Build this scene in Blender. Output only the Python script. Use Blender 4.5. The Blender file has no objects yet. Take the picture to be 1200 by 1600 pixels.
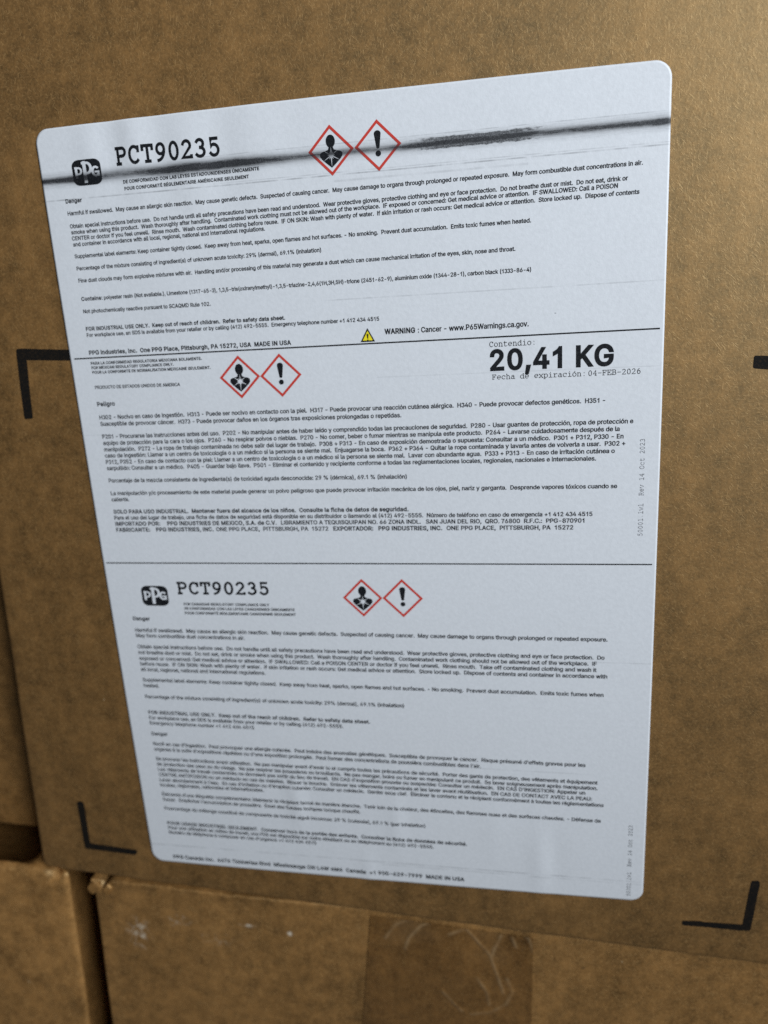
import bpy, bmesh, math, random
import numpy as np
from mathutils import Vector, Matrix, noise as mnoise

random.seed(7)
S = bpy.context.scene
COL = S.collection

# ------------------------------------------------------------------ camera
TH = math.radians(3.0)                    # the label is stuck on slightly turned against its box
CT, ST = math.cos(TH), math.sin(TH)
LW, LH = 0.1778, 0.25359                  # label width, height (m)

def l2w(u, v, w=0.0):                     # label plane (right, down, into the box) -> world
    return Vector((CT*u + ST*v, w, ST*u - CT*v))
def l2w_dir(a):
    return Vector((CT*a[0] + ST*a[1], a[2], ST*a[0] - CT*a[1]))

# pose solved from the label's four corners
CAM_R = np.array([[ 0.98165477, 0.05901986, 0.18130244],
                  [-0.00742052, 0.96199074,-0.27298124],
                  [-0.19052258, 0.26662798, 0.94478075]])
U_, S_, V_ = np.linalg.svd(CAM_R); CAM_R = U_ @ V_
CAM_C = (0.14332198, 0.05276917, -0.22781787)
cam = bpy.data.cameras.new('camera')
cam_ob = bpy.data.objects.new('camera', cam); COL.objects.link(cam_ob)
xr, yd, fw = l2w_dir(CAM_R[0]), l2w_dir(CAM_R[1]), l2w_dir(CAM_R[2])
M = Matrix((xr, -yd, -fw)).transposed().to_4x4()
M.translation = l2w(*CAM_C)
cam_ob.matrix_world = M
cam.sensor_fit = 'VERTICAL'; cam.sensor_height = 36.0
cam.lens = 1217.0/1600.0*36.0
cam.clip_start = 0.01; cam.clip_end = 50
cam.dof.use_dof = True
cam.dof.focus_distance = 0.212
cam.dof.aperture_fstop = 9.0
S.camera = cam_ob

# ------------------------------------------------------------------ world, lamps, exposure
W = bpy.data.worlds.new('World'); S.world = W; W.use_nodes = True
bg = W.node_tree.nodes['Background']
bg.inputs['Color'].default_value = (0.90, 0.93, 1.0, 1); bg.inputs['Strength'].default_value = 0.055

def area(name, loc, target, size, power, color):
    l = bpy.data.lights.new(name, 'AREA'); l.shape = 'RECTANGLE'; l.size = size[0]; l.size_y = size[1]
    l.energy = power; l.color = color
    o = bpy.data.objects.new(name, l); COL.objects.link(o); o.location = loc
    o.rotation_euler = (Vector(target)-Vector(loc)).to_track_quat('-Z', 'Y').to_euler()
    return o
k = area('key_light', (1.00, -0.86, 0.50), (0.15, 0, 0.15), (0.55, 0.55), 5.4, (0.885, 0.95, 1.02))
k.data.spread = math.radians(73)

S.view_settings.view_transform = 'Standard'; S.view_settings.look = 'None'
S.view_settings.exposure = 0.0; S.view_settings.gamma = 1.0
S.view_settings.use_curve_mapping = False
S.render.engine = 'CYCLES'
S.cycles.use_denoising = False
S.cycles.max_bounces = 6

# ------------------------------------------------------------------ photo pixel -> label plane (used to measure the print)
_F = 1217.0
def inv(px, py):
    d = np.array([(px-600)/_F, (py-800)/_F, 1.0])
    dl = CAM_R.T @ d
    k = -CAM_C[2]/dl[2]
    return CAM_C[0]+k*dl[0], CAM_C[1]+k*dl[1]
def inv_w(px, py):                        # photo pixel -> (X, Z) on the box front
    p = l2w(*inv(px, py)); return p.x, p.z

# ------------------------------------------------------------------ node helper
class NT:
    def __init__(s, nt): s.nt = nt; s.L = nt.links
    def n(s, t, **k):
        o = s.nt.nodes.new(t)
        for a, b in k.items(): setattr(o, a, b)
        return o
    def put(s, sock, val):
        if isinstance(val, bpy.types.NodeSocket): s.L.new(val, sock)
        elif val is not None: sock.default_value = val
    def m(s, op, a, b=None, c=None, clamp=False):
        o = s.n('ShaderNodeMath', operation=op, use_clamp=clamp)
        s.put(o.inputs[0], a); s.put(o.inputs[1], b); s.put(o.inputs[2], c)
        return o.outputs[0]
    def vm(s, op, a, b=None):
        o = s.n('ShaderNodeVectorMath', operation=op); s.put(o.inputs[0], a); s.put(o.inputs[1], b)
        return o.outputs['Value'] if op in ('LENGTH', 'DISTANCE', 'DOT_PRODUCT') else o.outputs[0]
    def mapr(s, v, a, b, c=0.0, d=1.0, smooth=True):
        o = s.n('ShaderNodeMapRange', interpolation_type='SMOOTHSTEP' if smooth else 'LINEAR')
        s.put(o.inputs[0], v)
        for i, q in enumerate((a, b, c, d)): o.inputs[i+1].default_value = q
        return o.outputs[0]
    def noise(s, vec, scale, detail=3, rough=0.55, dist=0.0):
        o = s.n('ShaderNodeTexNoise'); s.put(o.inputs['Vector'], vec)
        o.inputs['Scale'].default_value = scale; o.inputs['Detail'].default_value = detail
        o.inputs['Roughness'].default_value = rough; o.inputs['Distortion'].default_value = dist
        return o.outputs[0]
    def mapping(s, vec, rot=(0,0,0), scale=(1,1,1), loc=(0,0,0)):
        o = s.n('ShaderNodeMapping'); s.put(o.inputs['Vector'], vec)
        o.inputs['Rotation'].default_value = rot; o.inputs['Scale'].default_value = scale
        o.inputs['Location'].default_value = loc
        return o.outputs[0]
    def mix(s, f, a, b, blend='MIX'):
        o = s.n('ShaderNodeMix', data_type='RGBA', blend_type=blend)
        s.put(o.inputs[0], f); s.put(o.inputs[6], a); s.put(o.inputs[7], b)
        return o.outputs[2]
    def ramp(s, v, stops):
        o = s.n('ShaderNodeValToRGB'); s.put(o.inputs[0], v)
        e = o.color_ramp.elements
        while len(e) > 1: e.remove(e[-1])
        e[0].position = stops[0][0]; e[0].color = (stops[0][1],)*3+(1,)
        for p, c in stops[1:]:
            q = e.new(p); q.color = (c,)*3+(1,)
        return o.outputs[0]
    def bump(s, h, strength, dist):
        o = s.n('ShaderNodeBump'); s.put(o.inputs['Height'], h)
        o.inputs['Strength'].default_value = strength; o.inputs['Distance'].default_value = dist
        return o.outputs[0]

def material(name):
    m = bpy.data.materials.new(name); m.use_nodes = True
    t = NT(m.node_tree); b = m.node_tree.nodes['Principled BSDF']
    return m, t, b

def col4(c): return (c[0], c[1], c[2], 1)

# ------------------------------------------------------------------ cardboard
def cardboard(name, seed=0.0, tone=1.0, scuffs=(), tape=False):
    m, t, b = material(name)
    P = t.n('ShaderNodeTexCoord').outputs['Object']
    P = t.vm('ADD', P, (seed, seed*1.7, -seed*0.6))
    warp = t.n('ShaderNodeTexNoise'); t.put(warp.inputs['Vector'], P); warp.inputs['Scale'].default_value = 160
    warp.inputs['Detail'].default_value = 2
    wv = t.vm('SCALE', t.vm('SUBTRACT', warp.outputs['Color'], (0.5, 0.5, 0.5)))
    wv.node.inputs['Scale'].default_value = 0.0022
    PW = t.vm('ADD', P, wv)
    big = t.noise(t.mapping(P, scale=(1.3, 1, 0.7)), 38, 3, 0.5)
    mid = t.noise(P, 190, 5, 0.62)
    fine = t.noise(P, 1300, 3, 0.6)
    fib = None
    for ang, sc in ((0.15, 0), (1.0, 3.1), (-0.75, 7.3), (1.62, 5.0)):
        q = t.mapping(PW, rot=(0, ang, 0))
        q = t.mapping(q, scale=(560, 900, 3600), loc=(sc, 0, sc))
        f = t.noise(q, 1.0, 2, 0.5)
        f = t.mapr(f, 0.58, 0.78)
        fib = f if fib is None else t.m('MAXIMUM', fib, f)
    a = t.m('MULTIPLY_ADD', t.m('SUBTRACT', big, 0.5), 1.1, 0.5)
    band = t.noise(t.mapping(P, scale=(150, 150, 16)), 1.0, 3, 0.5)
    a = t.m('MULTIPLY_ADD', t.m('SUBTRACT', band, 0.5), 0.42, a)
    a = t.m('MULTIPLY_ADD', t.m('SUBTRACT', mid, 0.5), 1.7, a)
    a = t.m('MULTIPLY_ADD', t.m('SUBTRACT', fine, 0.5), 1.3, a)
    dark = (0.054*tone, 0.0226*tone, 0.0042*tone); light = (0.208*tone, 0.100*tone, 0.0285*tone)
    c = t.mix(t.m('ADD', a, 0.0, clamp=True), col4(dark), col4(light))
    c = t.mix(t.m('MULTIPLY', fib, 0.46), c, (0.36*tone, 0.21*tone, 0.080*tone, 1))
    # dark specks of bark and the odd pale flake
    v = t.n('ShaderNodeTexVoronoi'); t.put(v.inputs['Vector'], t.mapping(PW, scale=(1, 1, 1.5))); v.inputs['Scale'].default_value = 85
    sp = t.m('LESS_THAN', v.outputs['Distance'], 0.045)
    rnd = t.n('ShaderNodeSeparateColor'); t.L.new(v.outputs['Color'], rnd.inputs[0])
    sd = t.m('MULTIPLY', sp, t.m('GREATER_THAN', rnd.outputs[0], 0.80))
    sl = t.m('MULTIPLY', sp, t.m('LESS_THAN', rnd.outputs[0], 0.09))
    c = t.mix(t.m('MULTIPLY', sd, 0.6), c, (0.05, 0.026, 0.01, 1))
    c = t.mix(t.m('MULTIPLY', sl, 0.55), c, (0.55, 0.44, 0.28, 1))
    P0 = t.n('ShaderNodeTexCoord').outputs['Object']
    for (cx, cz, rx, rz, st, thr) in scuffs:                      # pale rubbed patches
        d = t.vm('LENGTH', t.mapping(t.vm('SUBTRACT', P0, (cx, 0, cz)), scale=(1/rx, 0.0, 1/rz)))
        k = t.mapr(d, 0.1, 1.0, 1.0, 0.0)
        nn = t.noise(t.mapping(P0, scale=(1, 1, 0.8)), 420, 5, 0.65)
        k = t.m('MULTIPLY', k, t.mapr(nn, thr, thr+0.22))
        c = t.mix(t.m('MULTIPLY', k, st), c, (0.66, 0.58, 0.46, 1))
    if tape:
        at = t.n('ShaderNodeAttribute', attribute_name='milky_sheen')
        c = t.mix(t.m('MULTIPLY', at.outputs['Fac'], 0.42), c, (0.46, 0.32, 0.18, 1))  # milky wrinkles, with pale sheen painted into the colour
    t.put(b.inputs['Base Color'], c)
    b.inputs['Roughness'].default_value = 0.56
    b.inputs['IOR'].default_value = 1.86
    b.inputs['Specular IOR Level'].default_value = 0.9
    b.inputs['Specular Tint'].default_value = (1.0, 0.75, 0.40, 1)
    h = t.m('MULTIPLY_ADD', fine, 0.5, t.m('MULTIPLY', mid, 0.9))
    h = t.m('MULTIPLY_ADD', fib, 0.30, h)
    nrm = t.bump(h, 0.38, 0.00022)
    if tape:
        b.inputs['Roughness'].default_value = 0.34
        nrm = t.bump(t.noise(P0, 260, 3, 0.5), 0.25, 0.0005)
        b.inputs['Coat Weight'].default_value = 0.7; b.inputs['Coat Roughness'].default_value = 0.12
        b.inputs['Coat Tint'].default_value = (1, 0.95, 0.85, 1)
    t.put(b.inputs['Normal'], nrm)
    return m

# ------------------------------------------------------------------ toner smear shared by everything printed on the label
def make_smear_group():
    g = bpy.data.node_groups.new('toner_smear', 'ShaderNodeTree')
    g.interface.new_socket('Fac', in_out='OUTPUT', socket_type='NodeSocketFloat')
    t = NT(g)
    out = t.n('NodeGroupOutput')
    P = t.n('ShaderNodeTexCoord').outputs['Object']
    s = t.n('ShaderNodeSeparateXYZ'); t.L.new(P, s.inputs[0])
    u, y = s.outputs[0], s.outputs[1]
    U = t.m('DIVIDE', u, LW)
    streak = t.noise(t.mapping(P, scale=(220, 3800, 1)), 1.0, 4, 0.6)
    blot = t.noise(t.mapping(P, scale=(700, 1500, 1)), 1.0, 3, 0.6)
    grain = t.noise(P, 5200, 2, 0.6)
    wob = t.m('MULTIPLY', t.m('SUBTRACT', t.noise(t.mapping(P, scale=(60, 0, 0)), 1.0, 2), 0.5), 0.0007)
    d = t.m('ADD', t.m('SUBTRACT', t.m('MULTIPLY', y, -1), 0.0141), wob)      # signed distance below the smear's spine
    ad = t.m('ABSOLUTE', d)
    dens = t.ramp(U, [(0.0, .80), (.045, .86), (.058, .95), (.11, .62), (.16, .58), (.21, .80), (.25, .92), (.34, .94), (.39, .80), (.44, .62),
                      (.48, .66), (.53, .62), (.585, .58), (.61, .70), (.635, .84), (.70, .88), (.79, .86), (.82, .66), (.88, .72), (.97, .78), (.985, 1.0), (1.0, .9)])
    sig = t.ramp(U, [(0.0, .60), (.05, .66), (.10, .85), (.16, .85), (.25, .92), (.38, .84), (.45, .70), (.58, .60), (.64, .66), (.80, .68), (.90, .66), (1.0, .62)])
    r = t.m('DIVIDE', d, t.m('MULTIPLY', sig, 0.00165))
    core = t.m('POWER', 2.718, t.m('MULTIPLY', t.m('MULTIPLY', r, r), -1.0))
    mod = t.m('MULTIPLY_ADD', streak, 1.0, t.m('MULTIPLY_ADD', blot, 0.5, 0.62))
    k = t.m('MULTIPLY', t.m('MULTIPLY', core, dens), mod, clamp=True)
    # soft grey skirt on both sides
    sk = t.m('SUBTRACT', 1.0, t.m('DIVIDE', ad, 0.0027), clamp=True)
    sk = t.m('MULTIPLY', t.m('POWER', sk, 1.1), t.m('MULTIPLY', t.mapr(streak, .20, .66), t.m('MULTIPLY', dens, 0.82)))
    k = t.m('MAXIMUM', k, sk)
    # thin dark line inside it
    ln0 = t.mapr(t.m('ABSOLUTE', t.m('ADD', d, -0.0001)), 0.00008, 0.00045, 1.0, 0.0)
    k = t.m('MAXIMUM', k, t.m('MULTIPLY', ln0, t.m('MULTIPLY', dens, t.mapr(streak, .34, .62, .25, .95))))
    # dense rubbed patch with ragged borders
    rag = t.m('MULTIPLY', t.m('SUBTRACT', t.noise(t.mapping(P, scale=(500, 1400, 1)), 1.0, 4, .7), 0.5), 0.0011)
    bl = t.mapr(t.m('ADD', t.m('ABSOLUTE', t.m('ADD', d, 0.0001)), rag), 0.00130, 0.00170, 1.0, 0.0)
    rag2 = t.m('MULTIPLY_ADD', t.m('SUBTRACT', blot, 0.5), 0.10, U)
    bl = t.m('MULTIPLY', bl, t.m('MULTIPLY', t.mapr(rag2, .600, .670), t.mapr(rag2, .785, .845, 1.0, 0.0)))
    k = t.m('MAXIMUM', k, t.m('MULTIPLY', bl, t.mapr(t.noise(t.mapping(P, scale=(2200, 3200, 1)), 1.0, 3, .7), .28, .62, .72, .94)))
    # faint roller lines parallel to the smear
    for v0, wd, st, a, e in ((0.0117, .00010, .30, .25, 1.0), (0.0124, .00008, .22, 0.0, 1.0), (0.0196, .00013, .42, 0.0, 1.0), (0.0190, .0001, .22, .3, 1.0), (0.0212, .0002, .18, .5, .8),
                             (0.0530, .00012, .22, .45, 1.0), (0.0757, .0001, .16, .55, 1.0), (0.0905, .0001, .16, 0.0, .35), (0.1660, .0001, .2, .8, 1.0),
                             (0.2060, .00012, .18, .35, .9), (0.2462, .00013, .36, 0.0, 1.0), (0.2472, .0001, .28, .5, 1.0)):
        q = t.m('ABSOLUTE', t.m('ADD', y, v0))
        q = t.mapr(q, wd*0.5, wd*2.2, 1.0, 0.0)
        sp = t.m('MULTIPLY', t.m('GREATER_THAN', U, a), t.m('LESS_THAN', U, e))
        ln = t.m('MULTIPLY', t.m('MULTIPLY', q, sp), t.m('MULTIPLY', t.mapr(t.noise(t.mapping(P, scale=(130, 1, 1), loc=(v0*900, 0, 0)), 1.0, 4, .6), .34, .62), st))
        k = t.m('MAXIMUM', k, ln)
    # stray toner specks
    vo = t.n('ShaderNodeTexVoronoi'); t.put(vo.inputs['Vector'], t.mapping(P, scale=(1, 1.6, 0))); vo.inputs['Scale'].default_value = 60
    rr = t.n('ShaderNodeSeparateColor'); t.L.new(vo.outputs['Color'], rr.inputs[0])
    sp = t.m('MULTIPLY', t.mapr(vo.outputs['Distance'], .010, .026, 1, 0), t.m('GREATER_THAN', rr.outputs[0], .93))
    k = t.m('MAXIMUM', k, t.m('MULTIPLY', sp, 0.55))
    k = t.m('MULTIPLY', k, t.m('MULTIPLY_ADD', grain, 0.6, 0.70), clamp=True)
    t.L.new(k, out.inputs[0])
    return g
SMEAR = make_smear_group()

def print_mat(name, color, rough=0.6, smear=True, paper=False, spec=0.35, fade=0.0, under=(0.42, 0.43, 0.45)):
    m, t, b = material(name)
    P = t.n('ShaderNodeTexCoord').outputs['Object']
    c = None
    if paper:
        pulp = t.noise(P, 900, 4, 0.6)
        c = t.mix(t.mapr(pulp, .3, .7, smooth=False), col4([x*0.955 for x in color]), col4([min(1, x*1.03) for x in color]))
    elif fade > 0:
        pulp = t.mapr(t.noise(P, 2400, 3, .6), .45, .75)
        pulp = t.m('MULTIPLY', pulp, fade)
        c = t.mix(pulp, col4(color), col4(under))
    if smear:
        gq = t.n('ShaderNodeGroup'); gq.node_tree = SMEAR
        c = t.mix(gq.outputs[0], c if c is not None else col4(color), (0.022, 0.023, 0.026, 1))
    t.put(b.inputs['Base Color'], c if c is not None else col4(color))
    b.inputs['Roughness'].default_value = rough; b.inputs['Specular IOR Level'].default_value = spec
    h = t.m('MULTIPLY_ADD', t.noise(P, 2600, 2, .5), 0.45, t.noise(P, 900, 3, .6))
    t.put(b.inputs['Normal'], t.bump(h, 0.20, 0.00018))
    return m

M_PAPER = print_mat('label_paper', (0.635, 0.65, 0.67), 0.55, True, True)
M_INK = print_mat('black_toner', (0.010, 0.011, 0.014), 0.6, False, False, spec=0.12, fade=0.12)
M_INKHEAVY = print_mat('solid_black_toner', (0.007, 0.008, 0.010), 0.55, False, False, spec=0.15, fade=0.05)
M_INKGREY = print_mat('thin_grey_toner', (0.07, 0.07, 0.08), 0.6, False, False, fade=0.4)
M_RED = print_mat('red_print', (0.52, 0.045, 0.030), 0.5)
M_WHITE = print_mat('unprinted_paper', (0.635, 0.65, 0.67), 0.55, True, True)
M_YELLOW = print_mat('yellow_print', (0.80, 0.66, 0.02), 0.5, False)
M_MARK = print_mat('black_flexo_ink', (0.006, 0.0055, 0.005), 0.75, False, spec=0.12, fade=0.22, under=(0.10, 0.055, 0.02))
M_EDGE = print_mat('paper_edge', (0.82, 0.83, 0.84), 0.6, False)

M_BOX = cardboard('kraft_cardboard', 0.0)
M_BOX_B = cardboard('kraft_cardboard_neighbour', 1.37, 1.5)
M_BOX_C = cardboard('kraft_cardboard_lower', 2.71, 2.0)
s1 = inv_w(215, 1462); s2 = inv_w(384, 1453); s3 = inv_w(450, 1467); s4 = inv_w(270, 1442); s5 = inv_w(340, 1475)

# ------------------------------------------------------------------ mesh helpers
def link(name, me, mats, parent=None, matrix=None):
    o = bpy.data.objects.new(name, me); COL.objects.link(o)
    for mm in (mats if isinstance(mats, (list, tuple)) else [mats]): me.materials.append(mm)
    if parent is not None:
        o.parent = parent
        if matrix is not None:
            o.matrix_parent_inverse = Matrix.Translation(parent.location).inverted() if parent.type == 'EMPTY' else Matrix()
            o.matrix_basis = matrix
    elif matrix is not None: o.matrix_world = matrix
    return o
def mesh(name, verts, faces, mats_idx=None, smooth=False):
    me = bpy.data.meshes.new(name); me.from_pydata([tuple(v) for v in verts], [], faces)
    if mats_idx: me.polygons.foreach_set('material_index', mats_idx)
    if smooth: me.polygons.foreach_set('use_smooth', [True]*len(me.polygons))
    me.update(); return me

def root(name, loc, label, cat, group=None):
    o = bpy.data.objects.new(name, None); COL.objects.link(o); o.location = loc
    o.empty_display_size = 0.03
    o['label'] = label; o['category'] = cat
    if group: o['group'] = group
    return o

def lines(a, b, r, step, focus=None):
    """grid coordinates between a and b, dense inside the rounded edges"""
    e = [a + r*(1-math.cos(i/5*math.pi/2)) for i in range(6)]
    f = [b - r*(1-math.cos(i/5*math.pi/2)) for i in range(6)][::-1]
    n = max(1, int((f[0]-e[-1])/step))
    return e + [e[-1] + (f[0]-e[-1])*i/n for i in range(1, n)] + f

def rounded_box(name, x0, x1, y0, y1, z0, z1, r, step, disp, ystep=0.03):
    xs, ys, zs = lines(x0, x1, r, step), lines(y0, y1, r, ystep), lines(z0, z1, r, step)
    bm = bmesh.new(); cache = {}
    def vert(x, y, z):
        k = (round(x, 6), round(y, 6), round(z, 6))
        if k in cache: return cache[k]
        c = Vector((min(max(x, x0+r), x1-r), min(max(y, y0+r), y1-r), min(max(z, z0+r), z1-r)))
        d = Vector((x, y, z)) - c
        p = c + d.normalized()*r if d.length > 1e-9 else Vector((x, y, z))
        # flat faces keep their plane, only edges and corners are rounded
        p = disp(p, d)
        cache[k] = bm.verts.new(p); return cache[k]
    def grid(A, B, fn, flip):
        for i in range(len(A)-1):
            for j in range(len(B)-1):
                q = [fn(A[i], B[j]), fn(A[i+1], B[j]), fn(A[i+1], B[j+1]), fn(A[i], B[j+1])]
                if flip: q.reverse()
                try: bm.faces.new(q)
                except ValueError: pass
    grid(xs, zs, lambda a, b: vert(a, y0, b), False); grid(xs, zs, lambda a, b: vert(a, y1, b), True)
    grid(ys, zs, lambda a, b: vert(x0, a, b), True); grid(ys, zs, lambda a, b: vert(x1, a, b), False)
    grid(xs, ys, lambda a, b: vert(a, b, z0), True); grid(xs, ys, lambda a, b: vert(a, b, z1), False)
    me = bpy.data.meshes.new(name); bm.to_mesh(me); bm.free()
    me.polygons.foreach_set('use_smooth', [True]*len(me.polygons)); me.update()
    return me

def nz(x, y, z=0.0): return mnoise.noise(Vector((x, y, z)))

# ------------------------------------------------------------------ boxes
BX0, BX1, BZ0, BZ1, BD = -0.0362, 0.262, -0.2652, 0.085, 0.27
def d_upper(p, d):
    y = p.y
    if p.y < 0.004:
        # a filled carton is never quite flat; only hollows, so that the label stays in front
        y += 0.00016 + 0.00016*nz(p.x*18, p.z*18) + 0.00005*nz(p.x*70, p.z*70, 3)
        e = max(0.0, 1 - (p.x-BX0)/0.02); y += 0.0009*e*e
        e = max(0.0, 1 - (p.z-BZ0)/0.012); y += 0.0004*e*e
    z = p.z
    if p.z < BZ0+0.004: z += 0.00022*nz(p.x*55, p.y*40, 9) + 0.0001*nz(p.x*300, 0, 2)
    x = p.x
    if p.x < BX0+0.004: x += 0.0003*nz(p.z*20, 5, 1)
    return Vector((x, y, z))

upper = root('cardboard_box', (0.5*(BX0+BX1), BD/2, BZ0),
             'brown cardboard box carrying the big white hazard label', 'cardboard box', 'stacked cardboard boxes')
link('body', rounded_box('body', BX0, BX1, 0.0, BD, BZ0, BZ1, 0.0026, 0.0032, d_upper), M_BOX, upper, Matrix())

nb_x1 = BX0 - 0.0022
def d_nb(p, d):
    y = p.y
    if p.y < 0.026: y += 0.0004*nz(p.x*16, p.z*14, 21)
    return Vector((p.x, y, p.z))
neighbour = root('cardboard_box', (nb_x1-0.15, 0.0212+BD/2, BZ0),
                 'plain brown cardboard box set back behind the left edge of the labelled box', 'cardboard box', 'stacked cardboard boxes')
link('body', rounded_box('body', nb_x1-0.298, nb_x1, 0.0212, 0.0212+BD, BZ0, BZ1, 0.0025, 0.006, d_nb), M_BOX_B, neighbour, Matrix())

LZ1 = BZ0 - 0.0004
LL_X1 = -0.0252
def dent(x, c, w): return max(0.0, 1-abs(x-c)/w)
nl = inv_w(82, 1366)[0]
def d_ll(p, d):
    x, y, z = p
    if p.y < 0.03 and p.z > LZ1-0.006:
        f = max(0.0, 1-(LZ1-p.z)/0.006)
        z -= f*(0.0006*abs(nz(p.x*420, 1, 4)) + 0.0004*abs(nz(p.x*150, 7, 4)))
        if p.y < 0.012: z -= f*0.0044*dent(p.x, nl, 0.0030); y += f*0.0050*dent(p.x, nl, 0.0030)
    if p.z > LZ1-0.0022 and 0.0055 < p.y < BD-0.006 and p.x < LL_X1-0.018: z -= 0.042   # top sunk between the panels, a shape added to put this strip in shade
    if p.y < 0.004: y += 0.0004*nz(p.x*14, p.z*14, 31)
    if p.x > LL_X1-0.006: x += 0.0004*nz(p.z*30, 3, 8)
    if p.x > LL_X1-0.016 and p.y > 0.0027: x -= 0.0115*min(1.0, (p.y-0.0027)/0.005)*min(1.0, (p.x-LL_X1+0.016)/0.012)     # unseen undercut of the side wall, added to keep the gap in shade
    return Vector((x, y, z))
lower_left = root('cardboard_box', (LL_X1-0.15, BD/2+0.0002, LZ1-0.335),
                  'lower brown cardboard box in the bottom left corner, left of the dark gap', 'cardboard box', 'stacked cardboard boxes')
link('body', rounded_box('body', LL_X1-0.298, LL_X1, 0.0012, BD, LZ1-0.335, LZ1-0.0010, 0.0026, 0.0030, d_ll, 0.004), M_BOX_C, lower_left, Matrix())

LR_X0, LR_Y = -0.0143, 0.0010
def lr_slant(x): return min(0.0023, max(0.0, (x+0.014)*0.019))       # the box stands slightly askew
lr_notch = inv_w(160, 1386)[0]
def d_lr(p, d):
    x, y, z = p
    if p.y < 0.03 and p.z > LZ1-0.005:
        f = max(0.0, 1-(LZ1-p.z)/0.005)
        left = max(0.0, min(1.0, (0.10-p.x)/0.06))
        sc = abs(math.sin(p.x*math.pi/0.0030))                    # the perforated fold is scalloped
        z -= f*left*(0.0006 + 0.0007*sc + 0.0006*abs(nz(p.x*330, 2, 14))) + f*0.0003*abs(nz(p.x*90, 2, 1))
        y -= f*left*(0.0010*(1-sc) + 0.0012*max(0.0, nz(p.x*210, 5, 3)))
        if p.y < 0.012:
            k = dent(p.x, lr_notch, 0.0024); z -= f*0.0046*k; y += f*0.0050*k
            k = dent(p.x, LR_X0+0.0008, 0.0018); x -= f*0.0014*k; y -= f*0.0008*k
    if p.y < 0.006: y += 0.0004*nz(p.x*15, p.z*15, 41) + lr_slant(p.x)
    if p.x < LR_X0+0.006: x += 0.0003*nz(p.z*30, 3, 18)
    return Vector((x, y, z))
lower_right = root('cardboard_box', (LR_X0+0.15, BD/2-0.0006, LZ1-0.335),
                   'lower brown cardboard box closed with clear tape, under the labelled box', 'cardboard box', 'stacked cardboard boxes')
M_BOX_D = cardboard('kraft_cardboard_scuffed', 4.19, 1.48,
    scuffs=((s1[0], s1[1], .0075, .010, .75, .47), (s4[0], s4[1], .010, .004, .5, .50), (s2[0], s2[1], .0045, .0011, .95, .38), (s3[0], s3[1], .0016, .0016, .95, .36), (s5[0], s5[1], .012, .004, .35, .52)))
link('body', rounded_box('body', LR_X0, LR_X0+0.298, LR_Y, BD, LZ1-0.335, LZ1, 0.0010, 0.0016, d_lr), M_BOX_D, lower_right, Matrix())

def scrap(name, pts, parent, y0, th):
    P = [inv_w(*p) for p in pts]; cx = sum(p[0] for p in P)/len(P); cz = sum(p[1] for p in P)/len(P)
    V, F, n = [], [], len(P)
    for k, (sc_, yy) in enumerate(((1.0, y0+th), (1.0, y0+0.25*th), (0.86, y0))):
        V += [(cx+(a-cx)*sc_, yy+0.0003*nz(a*900, b_*900, k), cz+(b_-cz)*sc_) for a, b_ in P]
    for k in range(2):
        for i in range(n): F.append((k*n+i, k*n+(i+1) % n, (k+1)*n+(i+1) % n, (k+1)*n+i))
    F.append(tuple(range(2*n, 3*n)))
    bm = bmesh.new(); bm.from_mesh(mesh(name, V, F)); bmesh.ops.recalc_face_normals(bm, faces=bm.faces[:])
    me = bpy.data.meshes.new(name); bm.to_mesh(me); bm.free()
    return link(name, me, M_BOX_C, parent, Matrix())
scrap('torn_corner', [(136,1387),(140,1380),(147,1377.5),(153,1380),(155,1386),(151,1393),(145,1398),(139,1394)], lower_right, -0.0002, 0.0030)
scrap('torn_corner', [(160,1392),(163,1385),(168,1383),(173,1389),(171,1398),(165,1401)], lower_right, 0.0000, 0.0030)

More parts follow.
